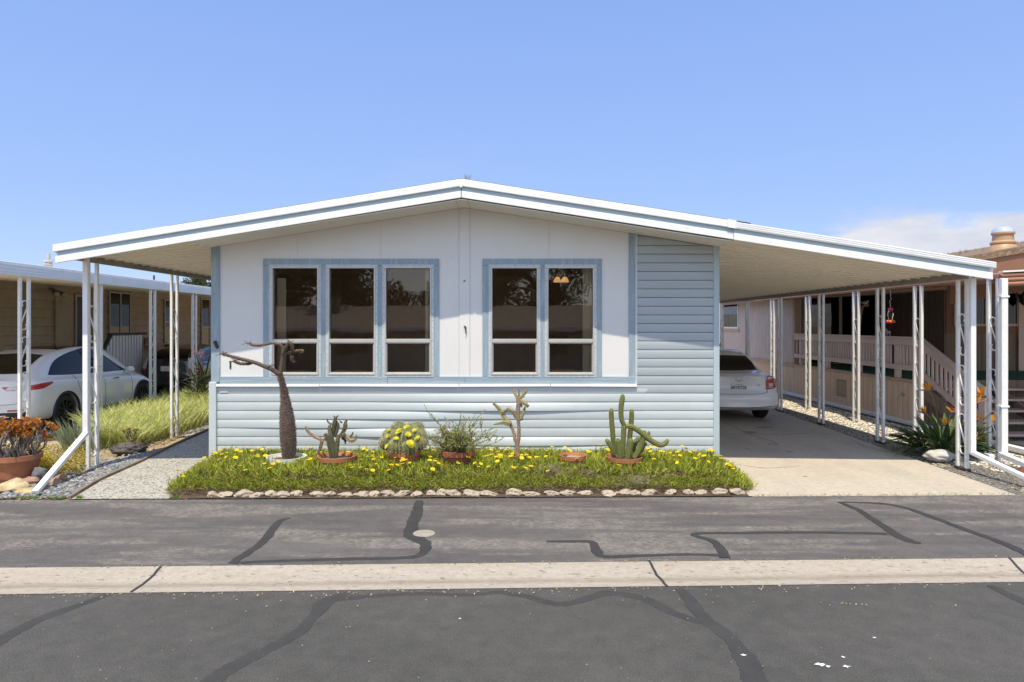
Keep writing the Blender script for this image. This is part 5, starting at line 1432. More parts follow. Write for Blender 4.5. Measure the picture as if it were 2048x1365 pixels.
for k in range(14000):      # front fringe trailing over the edge
    x = R.uniform(-4.2, 3.1); y = e0(x) + .40 + R.gauss(0, .065) + .06 * noise.noise(Vector((x * 3, 8, 0)))
    if y < e0(x) + .24: continue
    gc.cur = jcol(R.choice(GREENS), .3)
    gc.blade((x, y, mound(x, y) + .02), (R.gauss(0, .5), R.uniform(-.8, .1), R.uniform(.3, 1)), R.uniform(.05, .10), R.uniform(.007, .012), R.uniform(.3, 1.2), 3)
for s_ in (-1, 1):          # spill over the two ends
    for k in range(1600):
        y = R.uniform(8.55, 9.85); x = (bed_edge_left(y) if s_ < 0 else bed_edge_right(y)) + R.gauss(0, .05)
        gc.cur = jcol(R.choice(GREENS), .3)
        gc.blade((x, y, .02 + R.uniform(0, .05)), (s_ * R.uniform(-.2, .9), R.gauss(0, .5), 1), R.uniform(.06, .13), R.uniform(.007, .012), R.uniform(.2, 1), 3)
tag(gc.build('ground_cover', m_fol), 'bright green low ground cover filling the bed before the home', 'ground cover', kind='stuff')
th = MB()
for k in range(20000):      # dry brown thatch under the front of the plants
    x = R.uniform(-4.1, 3.0); y = e0(x) + .12 + R.random() * .48
    th.cur = jcol(R.choice([(.11, .072, .042), (.08, .052, .03), (.20, .14, .08), (.05, .035, .022), (.28, .21, .12)]), .3)
    th.blade((x, y, mound(x, y) + R.uniform(.004, .05)), (R.gauss(0, 1), R.gauss(-.3, .6), R.uniform(-.1, .7)), R.uniform(.03, .10), R.uniform(.003, .007), R.uniform(0, .8), 2)
for (xc, yc, n_) in ((X(1105, 8.8), 8.82, 420), (X(1275, 8.65), 8.62, 420)):
    for k in range(n_):
        a = R.uniform(0, 2 * PI); r = abs(R.gauss(0, .13))
        x, y = xc + 1.7 * r * math.cos(a), yc + r * .7 * math.sin(a)
        th.cur = jcol(R.choice([(.30, .25, .18), (.22, .18, .13), (.38, .32, .24)]), .25)
        th.blade((x, y, mound(x, y) + .05 + R.uniform(0, .05)), (R.gauss(0, 1), R.gauss(0, .6), .5), R.uniform(.04, .11), .003, .6, 2)
tag(th.build('dry_thatch', foliage_mat('dry_leaf', .1, .8)), 'dry brown thatch of dead stems along the front of the bed', 'thatch', kind='stuff')
# daisies: four head shapes, each flower its own object
m_pet = foliage_mat('petals', .25, .5)
heads = []
for v in range(5):
    mb = MB(); rr = R.uniform(.024, .031); tilt = R.uniform(.05, .35); az = R.uniform(0, 2 * PI)
    rot = Matrix.Rotation(tilt, 3, Vector((math.cos(az), math.sin(az), 0)))
    cup = R.uniform(.05, .45)
    for k in range(13):
        a = 2 * PI * k / 13 + R.uniform(-.08, .08); u = Vector((math.cos(a), math.sin(a), cup)); w = Vector((-math.sin(a), math.cos(a), 0))
        mb.cur = jcol((.80, .62, .015), .12)
        mb.poly([rot @ (u * .006 - w * .003), rot @ (u * rr * .6 - w * .0058), rot @ (u * rr - w * .003), rot @ (u * rr - w * -.003), rot @ (u * rr * .6 + w * .0058), rot @ (u * .006 + w * .003)])
    mb.cur = (.62, .40, .012)
    b0 = len(mb.v); mb.ico((0, 0, .003), .0085, 1, .1, sc=(1, 1, .5))
    for i in range(b0, len(mb.v)): mb.v[i] = rot @ mb.v[i]
    mb.cur = (.10, .16, .03); mb.tube([(0, 0, -.001), (.004, .003, -.05), (0, .006, -.11)], .0022, 4)
    heads.append(mb.mesh('daisy'))
    heads[-1].materials.append(m_pet)
spots = []
tries = 0
while len(spots) < 298 and tries < 9000:
    tries += 1
    x = R.uniform(-4.35, 3.15); y = e0(x) + R.uniform(.48, 1.62)
    if y > 9.9 or in_pot(x, y): continue
    if noise.noise(Vector((x * 1.3, y * 2.0, 21))) < -.42 + (.25 if -2.9 < x < -2.1 else 0): continue
    if any((x - a) ** 2 + (y - b) ** 2 < .0016 for a, b in spots): continue
    spots.append((x, y))
for i, (x, y) in enumerate(spots):
    o = bpy.data.objects.new('daisy', heads[i % 5]); COL.objects.link(o)
    k = R.uniform(.9, 1.3)
    o.location = (x, y, mound(x, y) + R.uniform(.115, .17)); o.rotation_euler = (R.gauss(-.12, .2), R.gauss(0, .2), R.uniform(0, 6)); o.scale = (k, k, k)
    tag(o, 'yellow daisy flower standing above the green bed before the home', 'daisy', 'yellow daisies in the flower bed')
# limestone edging rocks along the asphalt
m_rock = attr_mat('limestone', .9, 26, .22, .6, .012)
rocks = []
for v in range(9):
    mb = MB(); q_ = R.uniform(.85, 1.15); mb.cur = (.385 * q_, .325 * q_, .25 * q_)
    mb.ico((0, 0, .03), .083, 3, .42, 1.3, seed=v * 3.1 + 1, sc=(R.uniform(.85, 1.35), .75, R.uniform(.55, .75)))
    me = mb.mesh('edging_rock'); bm = bmesh.new(); bm.from_mesh(me)
    for q in bm.verts: q.co += Vector((noise.noise(q.co * 22 + Vector((v, 0, 0))), noise.noise(q.co * 22 + Vector((0, v, 7))), noise.noise(q.co * 22 + Vector((3, 0, v))))) * .010
    bm.to_mesh(me); bm.free(); me.materials.append(m_rock); rocks.append(me)
px = 424.0; i = 0
while px < 1478:
    wpx = R.uniform(17, 35)
    if 1030 < px < 1060 and R.random() < .5: px += 8
    o = bpy.data.objects.new('edging_rock', rocks[R.randrange(9)]); COL.objects.link(o)
    yb = e0(X(px, 8.36)) + R.uniform(.055, .10); o.location = (X(px + wpx / 2, 8.38), yb, .012)
    k = wpx * 8.38 / F / .175; hk = R.uniform(.55, .85) * min(1, .8 + .2 * k); o.scale = (k, R.uniform(.8, 1.1), hk); o.rotation_euler = (R.uniform(-.25, .25), R.uniform(-.2, .2), R.uniform(-.5, .5) + (PI if R.random() < .5 else 0))
    tag(o, 'pale limestone rock in the low row edging the flower bed', 'rock', 'limestone rocks edging the flower bed')
    px += wpx + R.uniform(-2, 5) + (R.uniform(8, 20) if R.random() < .12 else 0); i += 1

# ---------------------------------------------------------------- pots and succulents
m_terra = simple('terracotta', (.42, .155, .07), .8, .14, 6, 70, .25, .003, dirt=(.5, .33, .22), dirt_amt=.3)
m_terrad = simple('dark_terracotta', (.27, .09, .05), .75, .2, 8, 70, .3, .003)
m_wpot = simple('white_pot', (.70, .70, .68), .5, .06)
m_psoil = simple('potting_soil', (.10, .08, .06), .95, .3, 20, 90, .8, .01)
m_plant = attr_mat('succulent_skin', .55, 60, .18, .35, .004)
def potted(name, label, cat, c): return thing(name, label, cat, c)
def bowl(parent, c, r, h, mat, rim=.02, soil=True, name='pot', k0=.72):
    mb = MB(); c = Vector(c)
    mb.lathe([(.001, 0), (r * k0, 0), (r * .93, h * .70), (r * 1.0, h * .72), (r * 1.03, h), (r * .97, h), (r * .92, h * .78), (r * .90, h * .74)], c, 36)
    o = mb.build(name, mat, parent, autos=.5)
    if soil:
        s_ = MB(); rows = []
        s_.lathe([(.001, h * .84), (r * .4, h * .83), (r * .93, h * .76)], c, 30); s_.build('soil', m_psoil, parent, smooth=True)
    return o
def spikes(mb, pts, rad, n, L, r, col, upb=.0):
    sp = [Vector(p) for p in pts]
    for k in range(n):
        f = R.random() * (len(sp) - 1); i = min(int(f), len(sp) - 2); t = f - i
        p = sp[i].lerp(sp[i + 1], t); rr = lerp(rad[i], rad[i + 1], t); d = (sp[i + 1] - sp[i]).normalized()
        a = R.uniform(0, 2 * PI); u = d.orthogonal().normalized(); w = d.cross(u); nrm = u * math.cos(a) + w * math.sin(a)
        mb.cur = jcol(col, .25)
        mb.cone(p + nrm * rr * .9, p + nrm * (rr + L * R.uniform(.6, 1.2)) + d * L * upb, r, 3)
Yp = 9.2; mpx = Yp / F
gz0 = .13
# 1: bottle-trunked spiny plant
t1 = potted('bottle_trunk_plant', 'tall spiny bottle-trunked plant with forked bare branches in white pot', 'succulent', (X(575, Yp), Yp, gz0))
bowl(t1, (X(573, Yp), Yp, gz0 - .01), .255, .20, m_wpot, k0=.62)
K = lambda a, b, dy=0.0: P(a, b, Yp + dy) if not dy else P(a, b, Yp) + Vector((0, dy, 0))
br = [([(577, 926), (577.5, 905), (577, 885), (575.5, 865), (574.5, 845), (572.5, 825), (571, 805), (568.5, 787), (565.5, 772), (562, 758), (559, 747)], [11.5, 13.6, 15.2, 15.3, 14.4, 12.3, 9.3, 7.2, 5.6, 5.0, 4.8]),
      ([(561, 751), (552, 744), (541, 737), (527, 731), (512, 725), (497, 721), (482, 717.5), (466, 713), (455, 710), (448, 709)], [5.4, 4.6, 4.2, 4.0, 3.8, 3.5, 3.4, 3.0, 2.8, 2.2]),
      ([(506, 725), (496, 728), (484, 727), (474, 723)], [3.0, 2.6, 2.6, 2.2]),
      ([(560, 752), (562, 735), (564.5, 718), (566, 703), (562, 692), (553, 688), (543, 687), (528, 690), (515, 691.5), (503, 690), (498, 686)], [4.8, 3.8, 3.6, 3.6, 3.0, 2.8, 2.6, 2.6, 2.8, 2.6, 2.0]),
      ([(566, 708), (572, 697), (578, 690), (582, 684)], [3.2, 3.0, 2.9, 3.0]),
      ([(567, 707), (576, 707), (586, 704), (597, 702), (605, 703)], [2.9, 2.8, 2.9, 2.7, 2.2]),
      ([(584, 704), (585, 696), (584, 690)], [2.6, 2.4, 2.0]),
      ([(584, 712), (583, 718), (587, 725)], [2.6, 2.4, 1.6])]
mb = MB()
for bi_, (pts, rad) in enumerate(br):
    depth = [0, -.05, -.10, .02, -.08, .06, -.02, .04][bi_]
    q = smooth_pts([K(a, b, depth * min(1, i / 3)) for i, (a, b) in enumerate(pts)], 4); rr = [x * mpx for x in smooth_r(rad, 4)]
    mb.cur = (.10, .068, .055); mb.tube(q, rr, 16 if bi_ == 0 else 9)
    spikes(mb, q, rr, 2600 if bi_ == 0 else 150, .016 if bi_ == 0 else .014, .0075 if bi_ == 0 else .004, (.23, .175, .15) if bi_ == 0 else (.22, .16, .13), .35)
mb.build('trunk', m_plant, t1)
for (a, b, n_) in ((447, 709, 11), (473, 722, 10), (498, 687, 9), (543, 733, 7), (606, 703, 4), (583, 685, 4)):
    lf = MB()
    for k in range(n_):
        lf.cur = jcol((.12, .13, .05), .3); an = R.uniform(0, 2 * PI)
        lf.blade(K(a, b) + Vector((0, -.03, 0)), (math.cos(an) * 1.1, math.sin(an) * .6, R.uniform(-.4, .9)), R.uniform(.05, .11), .012, .6, 3)
    lf.build('leaf_tuft', m_fol, t1)
# 2: candelabra plant in wide terracotta bowl
t2 = potted('candelabra_plant', 'grey green toothed candelabra plant in wide terracotta bowl', 'succulent', (X(674, Yp), Yp, gz0))
bowl(t2, (X(674, Yp), Yp, gz0 - .0), .255, .20, m_terra)
br2 = [([(662, 914), (659, 893), (655, 877), (650, 868)], [4, 5, 5, 4]), ([(671, 914), (667, 890), (664, 872), (661, 858), (662, 850)], [6, 6, 5, 4.5, 3]), ([(664, 872), (668, 858), (670, 846), (672, 834)], [4.5, 5, 5, 3]), ([(670, 842), (675, 850), (673, 862), (669, 874)], [3.5, 4.5, 4.5, 3]),
       ([(671, 838), (676, 832)], [2.5, .6]), ([(670, 840), (668, 831)], [2.5, .6]), ([(663, 850), (656, 844), (653, 837)], [2.2, 1.8, .5]),
       ([(652, 878), (643, 881), (630, 877), (618, 869), (611, 861), (608, 855)], [3.4, 3.4, 3.4, 3.2, 3, 1]), ([(644, 882), (640, 896), (635, 908), (634, 914)], [3.8, 3.6, 3, 2.5]),
       ([(672, 914), (674, 893), (676, 880), (677, 870)], [5, 5.5, 5, 4]), ([(676, 874), (684, 868), (690, 856), (691, 846), (694, 840)], [4, 4.5, 5.5, 4, 1]), ([(684, 846), (679, 841)], [1.8, .5]), ([(676, 875), (684, 872), (692, 868)], [4, 3.5, 3]),
       ([(682, 867), (694, 874), (703, 881), (710, 880), (714, 874), (714, 870)], [3, 4.5, 5, 4, 2.4, .6]), ([(700, 873), (705, 869), (707, 864)], [2, 2, .5]), ([(684, 876), (690, 882), (689, 889)], [3, 2.8, .6])]
mb = MB()
for bi_, (pts, rad) in enumerate(br2):
    dpt = R.uniform(-.06, .06)
    q = smooth_pts([K(a, b, dpt * min(1, i / 2) if bi_ else 0) for i, (a, b) in enumerate(pts)], 4); rr = [.78 * x * mpx for x in smooth_r(rad, 4)]
    mb.cur = jcol(R.choice([(.14, .135, .075), (.17, .15, .08), (.11, .10, .06)]), .1) if bi_ not in (7, 8, 13) else jcol((.27, .19, .12), .1)
    mb.tube(q, rr, 10, 4, .28)
    spikes(mb, q, rr, int(8 * len(pts)), .012, .006, (.12, .10, .07), .3)
mb.build('stem', m_plant, t2)
# 3: barrel cactus cluster with yellow flowers
t3 = potted('barrel_cactus', 'cluster of ribbed barrel cacti with yellow flowers in terracotta pot', 'cactus', (X(809, Yp), Yp, gz0))
bowl(t3, (X(809, Yp), Yp, gz0 + .02), .22, .265, m_terra)
cc3 = []
for (a, b, r, dy) in ((776, 886, 15, -.02), (797, 889, 17, -.16), (822, 890, 17, -.17), (843, 884, 14, -.06), (790, 872, 17, -.06), (815, 874, 20, -.10), (836, 872, 15, 0), (778, 872, 13, .06), (800, 860, 17, .04), (822, 862, 17, .06), (832, 860, 13, .12), (808, 880, 22, .04)):
    cc3.append((K(a, b, dy) + Vector((R.gauss(0, .008), 0, R.gauss(0, .008))), r * mpx * .9))
mb = MB()
for c, r in cc3:
    rows = []; nr = 13
    for i in range(15):
        th_ = PI * i / 14; row = []
        for k in range(nr * 4):
            a = 2 * PI * k / (nr * 4); rb = 1 + .11 * math.cos(nr * a) * math.sin(th_)
            row.append(c + Vector((math.sin(th_) * math.cos(a) * rb, math.sin(th_) * math.sin(a) * rb, math.cos(th_) * 1.05 + .0)) * r)
        rows.append(row)
    base_c = jcol((.15, .17, .065), .25); nb = nr * 4; b0 = len(mb.v)
    for r_ in rows: mb.v += r_
    for i in range(14):
        for k in range(nb):
            q4 = k % 4
            mb.cur = (.30, .29, .15) if q4 == 0 and i > 1 and R.random() < .6 else base_c
            mb.face((b0 + i * nb + k, b0 + i * nb + (k + 1) % nb, b0 + (i + 1) * nb + (k + 1) % nb, b0 + (i + 1) * nb + k))
    for k in range(nr):
        a = 2 * PI * k / nr
        for i in range(2, 11):
            th_ = PI * i / 14; nrm = Vector((math.sin(th_) * math.cos(a), math.sin(th_) * math.sin(a), math.cos(th_)))
            p = c + nrm * r * 1.09
            mb.cur = jcol((.46, .42, .28), .2)
            for s_ in range(5):
                dd_ = (nrm + Vector((R.gauss(0, .7), R.gauss(0, .7), R.gauss(0, .7)))).normalized(); mb.cone(p, p + dd_ * .026, .0024, 3)
mb.build('cactus_body', m_plant, t3)
m_yf = foliage_mat('petals')
for (a, b, s_) in ((798, 867, 1.0), (792, 880, .9), (813, 857, 1.1), (799, 863, .9), (816, 871, 1.0), (829, 864, 1.1), (833, 879, 1.3), (776, 894, .9), (820, 888, 1.2), (779, 863, .6), (777, 874, .7), (822, 893, .9)):
    mb = MB(); q = K(a, b)
    best = None
    for c, r in cc3:
        tvec = (Vector((0, 0, EYE)) - q).normalized(); L = q - c; bq = L.dot(tvec); cq = L.dot(L) - (r * 1.1) ** 2; dsc = bq * bq - cq
        if dsc > 0:
            t = -bq + math.sqrt(dsc); pt = q + tvec * t
            if best is None or pt.y < best[0].y: best = (pt, (pt - c).normalized())
    pt, nrm = best if best else (q + Vector((0, -.2, 0)), Vector((0, -.5, .8)))
    ax = (nrm + Vector((0, -.2, .8))).normalized(); u = ax.orthogonal().normalized(); w = ax.cross(u)
    for ly_ in range(2):
        for k in range(12):
            an = 2 * PI * (k + .5 * ly_) / 12; dr_ = (u * math.cos(an) + w * math.sin(an)); tg = ax.cross(dr_); rr = .052 * s_ * (1 - .3 * ly_)
            mb.cur = jcol((.72, .66, .05), .12)
            mb.poly([pt, pt + dr_ * rr * .6 - tg * .008 * s_ + ax * .018, pt + dr_ * rr + ax * (.026 + .01 * ly_), pt + dr_ * rr * .6 + tg * .008 * s_ + ax * .018])
    mb.cur = (.5, .5, .12); mb.ico(pt + ax * .012, .010 * s_, 1, .1)
    mb.build('flower', m_yf, t3)
# 4: twiggy shrub in fluted terracotta pot
t4 = potted('twiggy_shrub', 'twiggy thorny shrub with tiny yellow leaves in fluted terracotta pot', 'shrub', (X(916, Yp), Yp, gz0))
mb = MB(); c = Vector((X(916, Yp), Yp, gz0 + .01)); rows = []
for r, z in [(.001, 0), (.15, 0), (.195, .14), (.205, .16), (.20, .175), (.225, .20), (.225, .26), (.205, .265), (.19, .22)]:
    rows.append([c + Vector((r * (1 + .035 * math.cos(20 * a)) * math.cos(a), r * (1 + .035 * math.cos(20 * a)) * math.sin(a), z)) for a in [2 * PI * k / 80 for k in range(80)]])
mb.grid(rows, closed=True); mb.build('pot', m_terrad, t4, autos=.6)
s_ = MB(); s_.lathe([(.001, .225), (.19, .22)], c, 20); s_.build('soil', m_psoil, t4)
tw = MB(); tl_ = MB(); base = Vector((X(914, Yp), Yp, gz0 + .21))
def twig(p, d, L, r, lev):
    pts = [p]; d = d.normalized()
    for k in range(4):
        d = (d + Vector((R.gauss(0, .2), R.gauss(0, .2), R.gauss(.02, .13)))).normalized(); pts.append(pts[-1] + d * L / 4)
    tw.cur = jcol((.20, .155, .11), .25); tw.tube(pts, [r, r * .9, r * .8, r * .65, r * .45], 5, caps=False)
    for k in range(int(4 + L * 46)):
        f = R.random() * 3.99; i = int(f); q = pts[i].lerp(pts[i + 1], f - i)
        tl_.cur = jcol(R.choice([(.30, .34, .06), (.36, .36, .08), (.18, .25, .05), (.46, .42, .16), (.24, .30, .06)]), .25)
        tl_.blade(q, (R.gauss(0, 1), R.gauss(0, 1), R.gauss(.3, .8)), R.uniform(.016, .036), R.uniform(.010, .017), .2, 2)
    if lev:
        for k in range(R.choice([2, 3, 3, 4])):
            i = R.choice([1, 2, 3, 4]); twig(pts[i], d + Vector((R.gauss(0, .7), R.gauss(0, .6), R.gauss(.1, .45))), L * R.uniform(.45, .75), r * .7, lev - 1)
for k in range(38):
    a = R.uniform(0, 2 * PI); e = R.uniform(.05, 1.15)
    twig(base + Vector((R.uniform(-.08, .08), R.uniform(-.08, .08), 0)), Vector((math.cos(a) * math.cos(e), math.sin(a) * math.cos(e) * .7, math.sin(e))), R.uniform(.24, .42), .0065, 2)
q = [K(914, 868), K(918, 850), K(921, 836), K(923, 822)]; tw.cur = (.2, .16, .12); tw.tube(q, [.009, .008, .007, .004], 6)
tw.build('twigs', m_plant, t4); tl_.build('foliage', m_fol, t4)
# 5: knobbly spiny succulent growing in the bed
t5 = potted('spiny_succulent', 'pale spiny forked succulent with twisted tips rooted in the bed', 'succulent', (X(1035, Yp), Yp, gz0))
br5 = [([(1037, 922), (1035, 905), (1034, 890), (1031, 880)], [4.5, 4.5, 4.5, 4]), ([(1034, 892), (1037, 880), (1038, 862), (1037, 845), (1036, 838)], [4, 4, 3.6, 3.6, 4]), ([(1036, 840), (1036, 822), (1037, 808), (1036, 797)], [4, 4.6, 4.6, 3.8]),
       ([(1030, 882), (1028, 868), (1023, 855), (1019, 846)], [3.6, 3.4, 3.4, 4.4]), ([(1020, 849), (1012, 846), (1006, 846), (996, 848), (986, 850)], [5.5, 5.5, 4, 2.6, .8]), ([(1018, 846), (1010, 838), (1003, 826), (995, 815), (986, 807)], [4.6, 4.4, 4.2, 3.4, 2.6]), ([(1003, 826), (1009, 824), (1012, 821)], [2.5, 3.2, 1.5]),
       ([(1035, 838), (1029, 830), (1024, 822), (1017, 818), (1014, 815)], [3.4, 3.2, 3, 2.4, 1]), ([(1017, 819), (1008, 822)], [2, 1]), ([(1038, 840), (1044, 833), (1048, 823), (1050, 814)], [3.2, 3.4, 3, 1.2]), ([(1040, 840), (1047, 839)], [2.4, .6]),
       ([(1036, 798), (1031, 790), (1027, 783), (1024, 779)], [3.4, 3, 2.2, .8]), ([(1037, 797), (1038, 787), (1038, 778)], [2.2, 1.8, .8]), ([(1037, 798), (1043, 794), (1048, 789), (1052, 783), (1053, 778)], [3.2, 3.4, 3.2, 2.8, 1.2]), ([(1039, 801), (1046, 805), (1052, 809), (1057, 813)], [3.4, 4, 4.2, 3.4]), ([(1041, 806), (1043, 813), (1044, 815)], [2, 2.4, 1.4])]
mb = MB()
for bi_, (pts, rad) in enumerate(br5):
    dpt = R.uniform(-.05, .05) if bi_ > 2 else 0
    q = smooth_pts([K(a, b, dpt * min(1, i / 2)) for i, (a, b) in enumerate(pts)], 4); rr = [x * mpx for x in smooth_r(rad, 4)]
    young = bi_ in (4, 5, 7, 9, 11, 13, 14)
    mb.cur = jcol((.27, .24, .11), .1) if young else jcol((.25, .18, .13), .1)
    mb.tube(q, rr, 10, 4, .16)
    spikes(mb, q, rr, 10 * len(pts), .014, .003, (.20, .12, .08), .2)
    if bi_ in (4, 5, 13): mb.cur = (.36, .12, .09); mb.ico(q[-2], rr[-2] * 1.0, 1, .1)
mb.build('stem', m_plant, t5)
# 6: shallow dish with gravel and a rosette
t6 = potted('succulent_dish', 'shallow terracotta dish of pale gravel with one small rosette', 'plant pot', (X(1145, Yp), Yp, gz0))
bowl(t6, (X(1145, Yp), Yp, gz0 + .01), .178, .20, m_terra, soil=False)
mb = MB(); c = Vector((X(1145, Yp), Yp, gz0 + .17)); mb.lathe([(.001, .0), (.17, -.005)], c, 20); mb.build('gravel', stones('dish_gravel', (.3, .29, .27), [(.4, .4, .4), (.55, .55, .55), (.3, .3, .3)], 60, .08, .004), t6)
mb = MB(); c = c + Vector((-.10, .02, .01))
for k in range(22):
    a = k * 2.4; mb.cur = jcol((.20, .21, .17), .2); mb.blade(c, (math.cos(a), math.sin(a), .3 + .04 * k), .05, .02, -.3, 2)
mb.build('rosette', m_fol, t6)
# 7: columnar cactus cluster
t7 = potted('columnar_cactus', 'ribbed green columnar cacti with one drooping arm in terracotta bowl', 'cactus', (X(1248, Yp), Yp, gz0))
bowl(t7, (X(1248, Yp), Yp, gz0 + .0), .24, .19, m_terra)
br7 = [([(1232, 912), (1229, 890), (1227, 865), (1225, 842), (1224.3, 824), (1224.2, 821)], [4, 4.6, 4.8, 4.6, 4.2, 1.5], .08), ([(1246, 914), (1247, 885), (1248, 862), (1249.5, 850)], [4.6, 4.8, 5, 5], .02), ([(1249, 852), (1244.5, 842), (1242.6, 830), (1243, 812), (1245.5, 797), (1246, 788)], [4.2, 4.4, 4.6, 4.8, 4.6, 1.5], .02),
       ([(1259, 905), (1262, 880), (1264.5, 855), (1266, 836), (1266, 825), (1266, 822)], [4.6, 4.8, 4.8, 4.6, 4, 1.5], .1), ([(1249, 851), (1258, 851), (1268, 856), (1280, 864), (1291, 873), (1302, 881), (1314, 887), (1323, 887), (1330, 881), (1331, 876)], [4, 4.6, 4.8, 4.8, 5, 5, 5, 4.6, 4, 1.5], -.10),
       ([(1226, 904), (1222, 895), (1217, 886), (1213.5, 881), (1212.5, 879)], [3.6, 4.2, 4.2, 3.6, 1.2], -.02), ([(1237, 914), (1236, 900), (1234.5, 888), (1233.5, 879), (1233.3, 876)], [5, 5.4, 5.2, 4.6, 1.5], -.10), ([(1252, 915), (1255, 900), (1257, 888), (1258.2, 878), (1258.5, 876)], [5.2, 5.6, 5.4, 4.6, 1.5], -.12),
       ([(1266, 914), (1273, 903), (1279, 890), (1283, 877), (1285.5, 864), (1285.8, 861)], [5, 5.4, 5.4, 5, 4.4, 1.5], -.09), ([(1266, 905), (1271, 890), (1277, 881), (1286, 877), (1294, 880)], [4.8, 4.8, 4.8, 4.6, 4.4], .05), ([(1292, 882), (1296, 876), (1299, 868), (1299, 864)], [3.6, 3.6, 3, 1], .05), ([(1268, 914), (1280, 904), (1287, 892), (1294, 884)], [4.8, 5, 5, 4.6], .03)]
for pts, rad, dpt in br7:
    q = smooth_pts([K(a, b, dpt) for a, b in pts], 5); rr = [x * mpx for x in smooth_r(rad, 5)]
    q, rr = q[:-3], rr[:-3]; dd_ = (q[-1] - q[-2]).normalized(); r0_ = rr[-1]; e_ = q[-1]
    for a_ in (20, 40, 60, 75, 88): q.append(e_ + dd_ * r0_ * math.sin(math.radians(a_))); rr.append(r0_ * math.cos(math.radians(a_)))
    mb = MB(); mb.cur = jcol((.15, .165, .05), .15); mb.tube(q, rr, 36, 9, .10)
    for k in range(int(len(pts) * 26)):
        f = R.random() * (len(q) - 5.01); i = int(f); p = q[i].lerp(q[i + 1], f - i); d = (q[i + 1] - q[i]).normalized()
        u = d.orthogonal().normalized(); w = d.cross(u); a = 2 * PI * R.randrange(9) / 9; nrm = u * math.cos(a) + w * math.sin(a); rc = rr[i]
        mb.cur = jcol((.38, .32, .16), .2); mb.cone(p + nrm * rc * 1.05, p + nrm * (rc * 1.1 + .008), .002, 3)
    mb.build('column', m_plant, t7, smooth=False, autos=1.2)

# ---------------------------------------------------------------- left side planting
# big pot with an orange jade plant
YJ = 9.15
tj = thing('jade_plant', 'large orange tinged jade plant in a tall terracotta pot', 'potted plant', (X(32, YJ), YJ, 0))
mb = MB(); c = Vector((X(32, YJ), YJ, 0)); hgt = Z(908, YJ) 
mb.lathe([(.001, 0), (.205, 0), (.225, .06), (.232, .065), (.262, hgt * .62), (.27, hgt * .64), (.268, hgt * .68), (.285, hgt * .80), (.305, hgt * .81), (.305, hgt), (.275, hgt), (.262, hgt - .05)], c, 40)
mb.build('pot', simple('aged_terracotta', (.31, .125, .065), .85, .2, 5, 60, .3, .004, dirt=(.40, .28, .2), dirt_amt=.4), tj, autos=.5)
s_ = MB(); s_.lathe([(.001, hgt - .03), (.27, hgt - .05)], c, 24); s_.build('soil', m_psoil, tj)
st_ = MB(); jl = MB()
def jade(p, d, L, r, lev):
    d = d.normalized(); pts = [p]
    for k in range(3):
        d = (d + Vector((R.gauss(0, .22), R.gauss(0, .22), .12))).normalized(); pts.append(pts[-1] + d * L / 3)
    st_.cur = jcol((.24, .20, .17), .2); st_.tube(pts, [r, r * .85, r * .75, r * .7], 6, caps=False)
    if lev:
        for k in range(R.choice([2, 2, 3])): jade(pts[-1], d + Vector((R.gauss(0, .6), R.gauss(0, .6), .25)), L * R.uniform(.6, .85), r * .68, lev - 1)
    else:
        e = pts[-1]; hi = (e.z - c.z - hgt) / .5
        for k in range(30):
            a = R.uniform(0, 2 * PI); el_ = R.uniform(-.2, 1.3)
            pal = [(.46, .14, .03), (.40, .10, .025), (.52, .24, .05), (.34, .22, .05)] if hi > .42 else [(.46, .36, .05), (.40, .22, .05), (.30, .22, .05)]
            jl.cur = jcol(R.choice(pal), .2)
            jl.blade(e + Vector((R.gauss(0, .015), R.gauss(0, .015), R.gauss(0, .012))), (math.cos(a) * math.cos(el_), math.sin(a) * math.cos(el_), math.sin(el_)), R.uniform(.03, .05), .026, -.3, 3)
for k in range(24):
    a = R.uniform(0, 2 * PI); rr = R.uniform(.02, .24)
    jade(c + Vector((rr * math.cos(a), rr * math.sin(a), hgt - .04)), Vector((math.cos(a) * R.uniform(.1, .9), math.sin(a) * .5, 1)), R.uniform(.15, .24), .016, 2)
for k in range(120):     # low shoots with a few yellow leaves
    a = R.uniform(0, 2 * PI); rr = .26 * R.random() ** .5; p = c + Vector((rr * math.cos(a), rr * math.sin(a), hgt - .05)); h = R.uniform(.05, .22)
    st_.cur = jcol((.27, .22, .19), .2); t_p = p + Vector((R.gauss(0, .03), R.gauss(0, .03), h)); st_.tube([p, p.lerp(t_p, .5) + Vector((R.gauss(0, .01), R.gauss(0, .01), 0)), t_p], [.007, .006, .005], 5, caps=False)
    if R.random() < .45:
        for j in range(5):
            jl.cur = jcol((.55, .48, .06), .2); an = R.uniform(0, 2 * PI); jl.blade(t_p, (math.cos(an), math.sin(an), .5), .028, .016, 0, 2)
st_.build('stems', m_plant, tj); jl.build('foliage', m_fol, tj)
# rocks around the pot
def rock(name, label, px, py, wpx, hpx, Y, col, seed, dp=.8, group=None, sub=4):
    mb = MB(); mb.cur = col; w = wpx * Y / F / 2; h = hpx * Y / F / 2; c = Vector((X(px, Y), Y, Z(py, Y)))
    mb.ico(c, 1, sub, .22, 1.6, seed, (w, (w + h) / 2 * dp * 1.2, h))
    mb.v = [Vector((p.x, p.y, max(p.z, .0) if p.z < 0 else p.z)) + (Vector((noise.noise(p * 14), noise.noise(p * 14 + Vector((5, 0, 0))), noise.noise(p * 14 + Vector((0, 9, 0))))) * .008) for p in mb.v]
    o = mb.build(name, attr_mat('boulder', .85, 12, .22, .35, .012), smooth=True, origin=(c.x, c.y, 0)); return tag(o, label, 'rock', group)
rock('boulder', 'large smooth pale tan boulder in front of the jade plant pot', 27, 980, 64, 42, 8.72, (.50, .40, .25), 2.2)
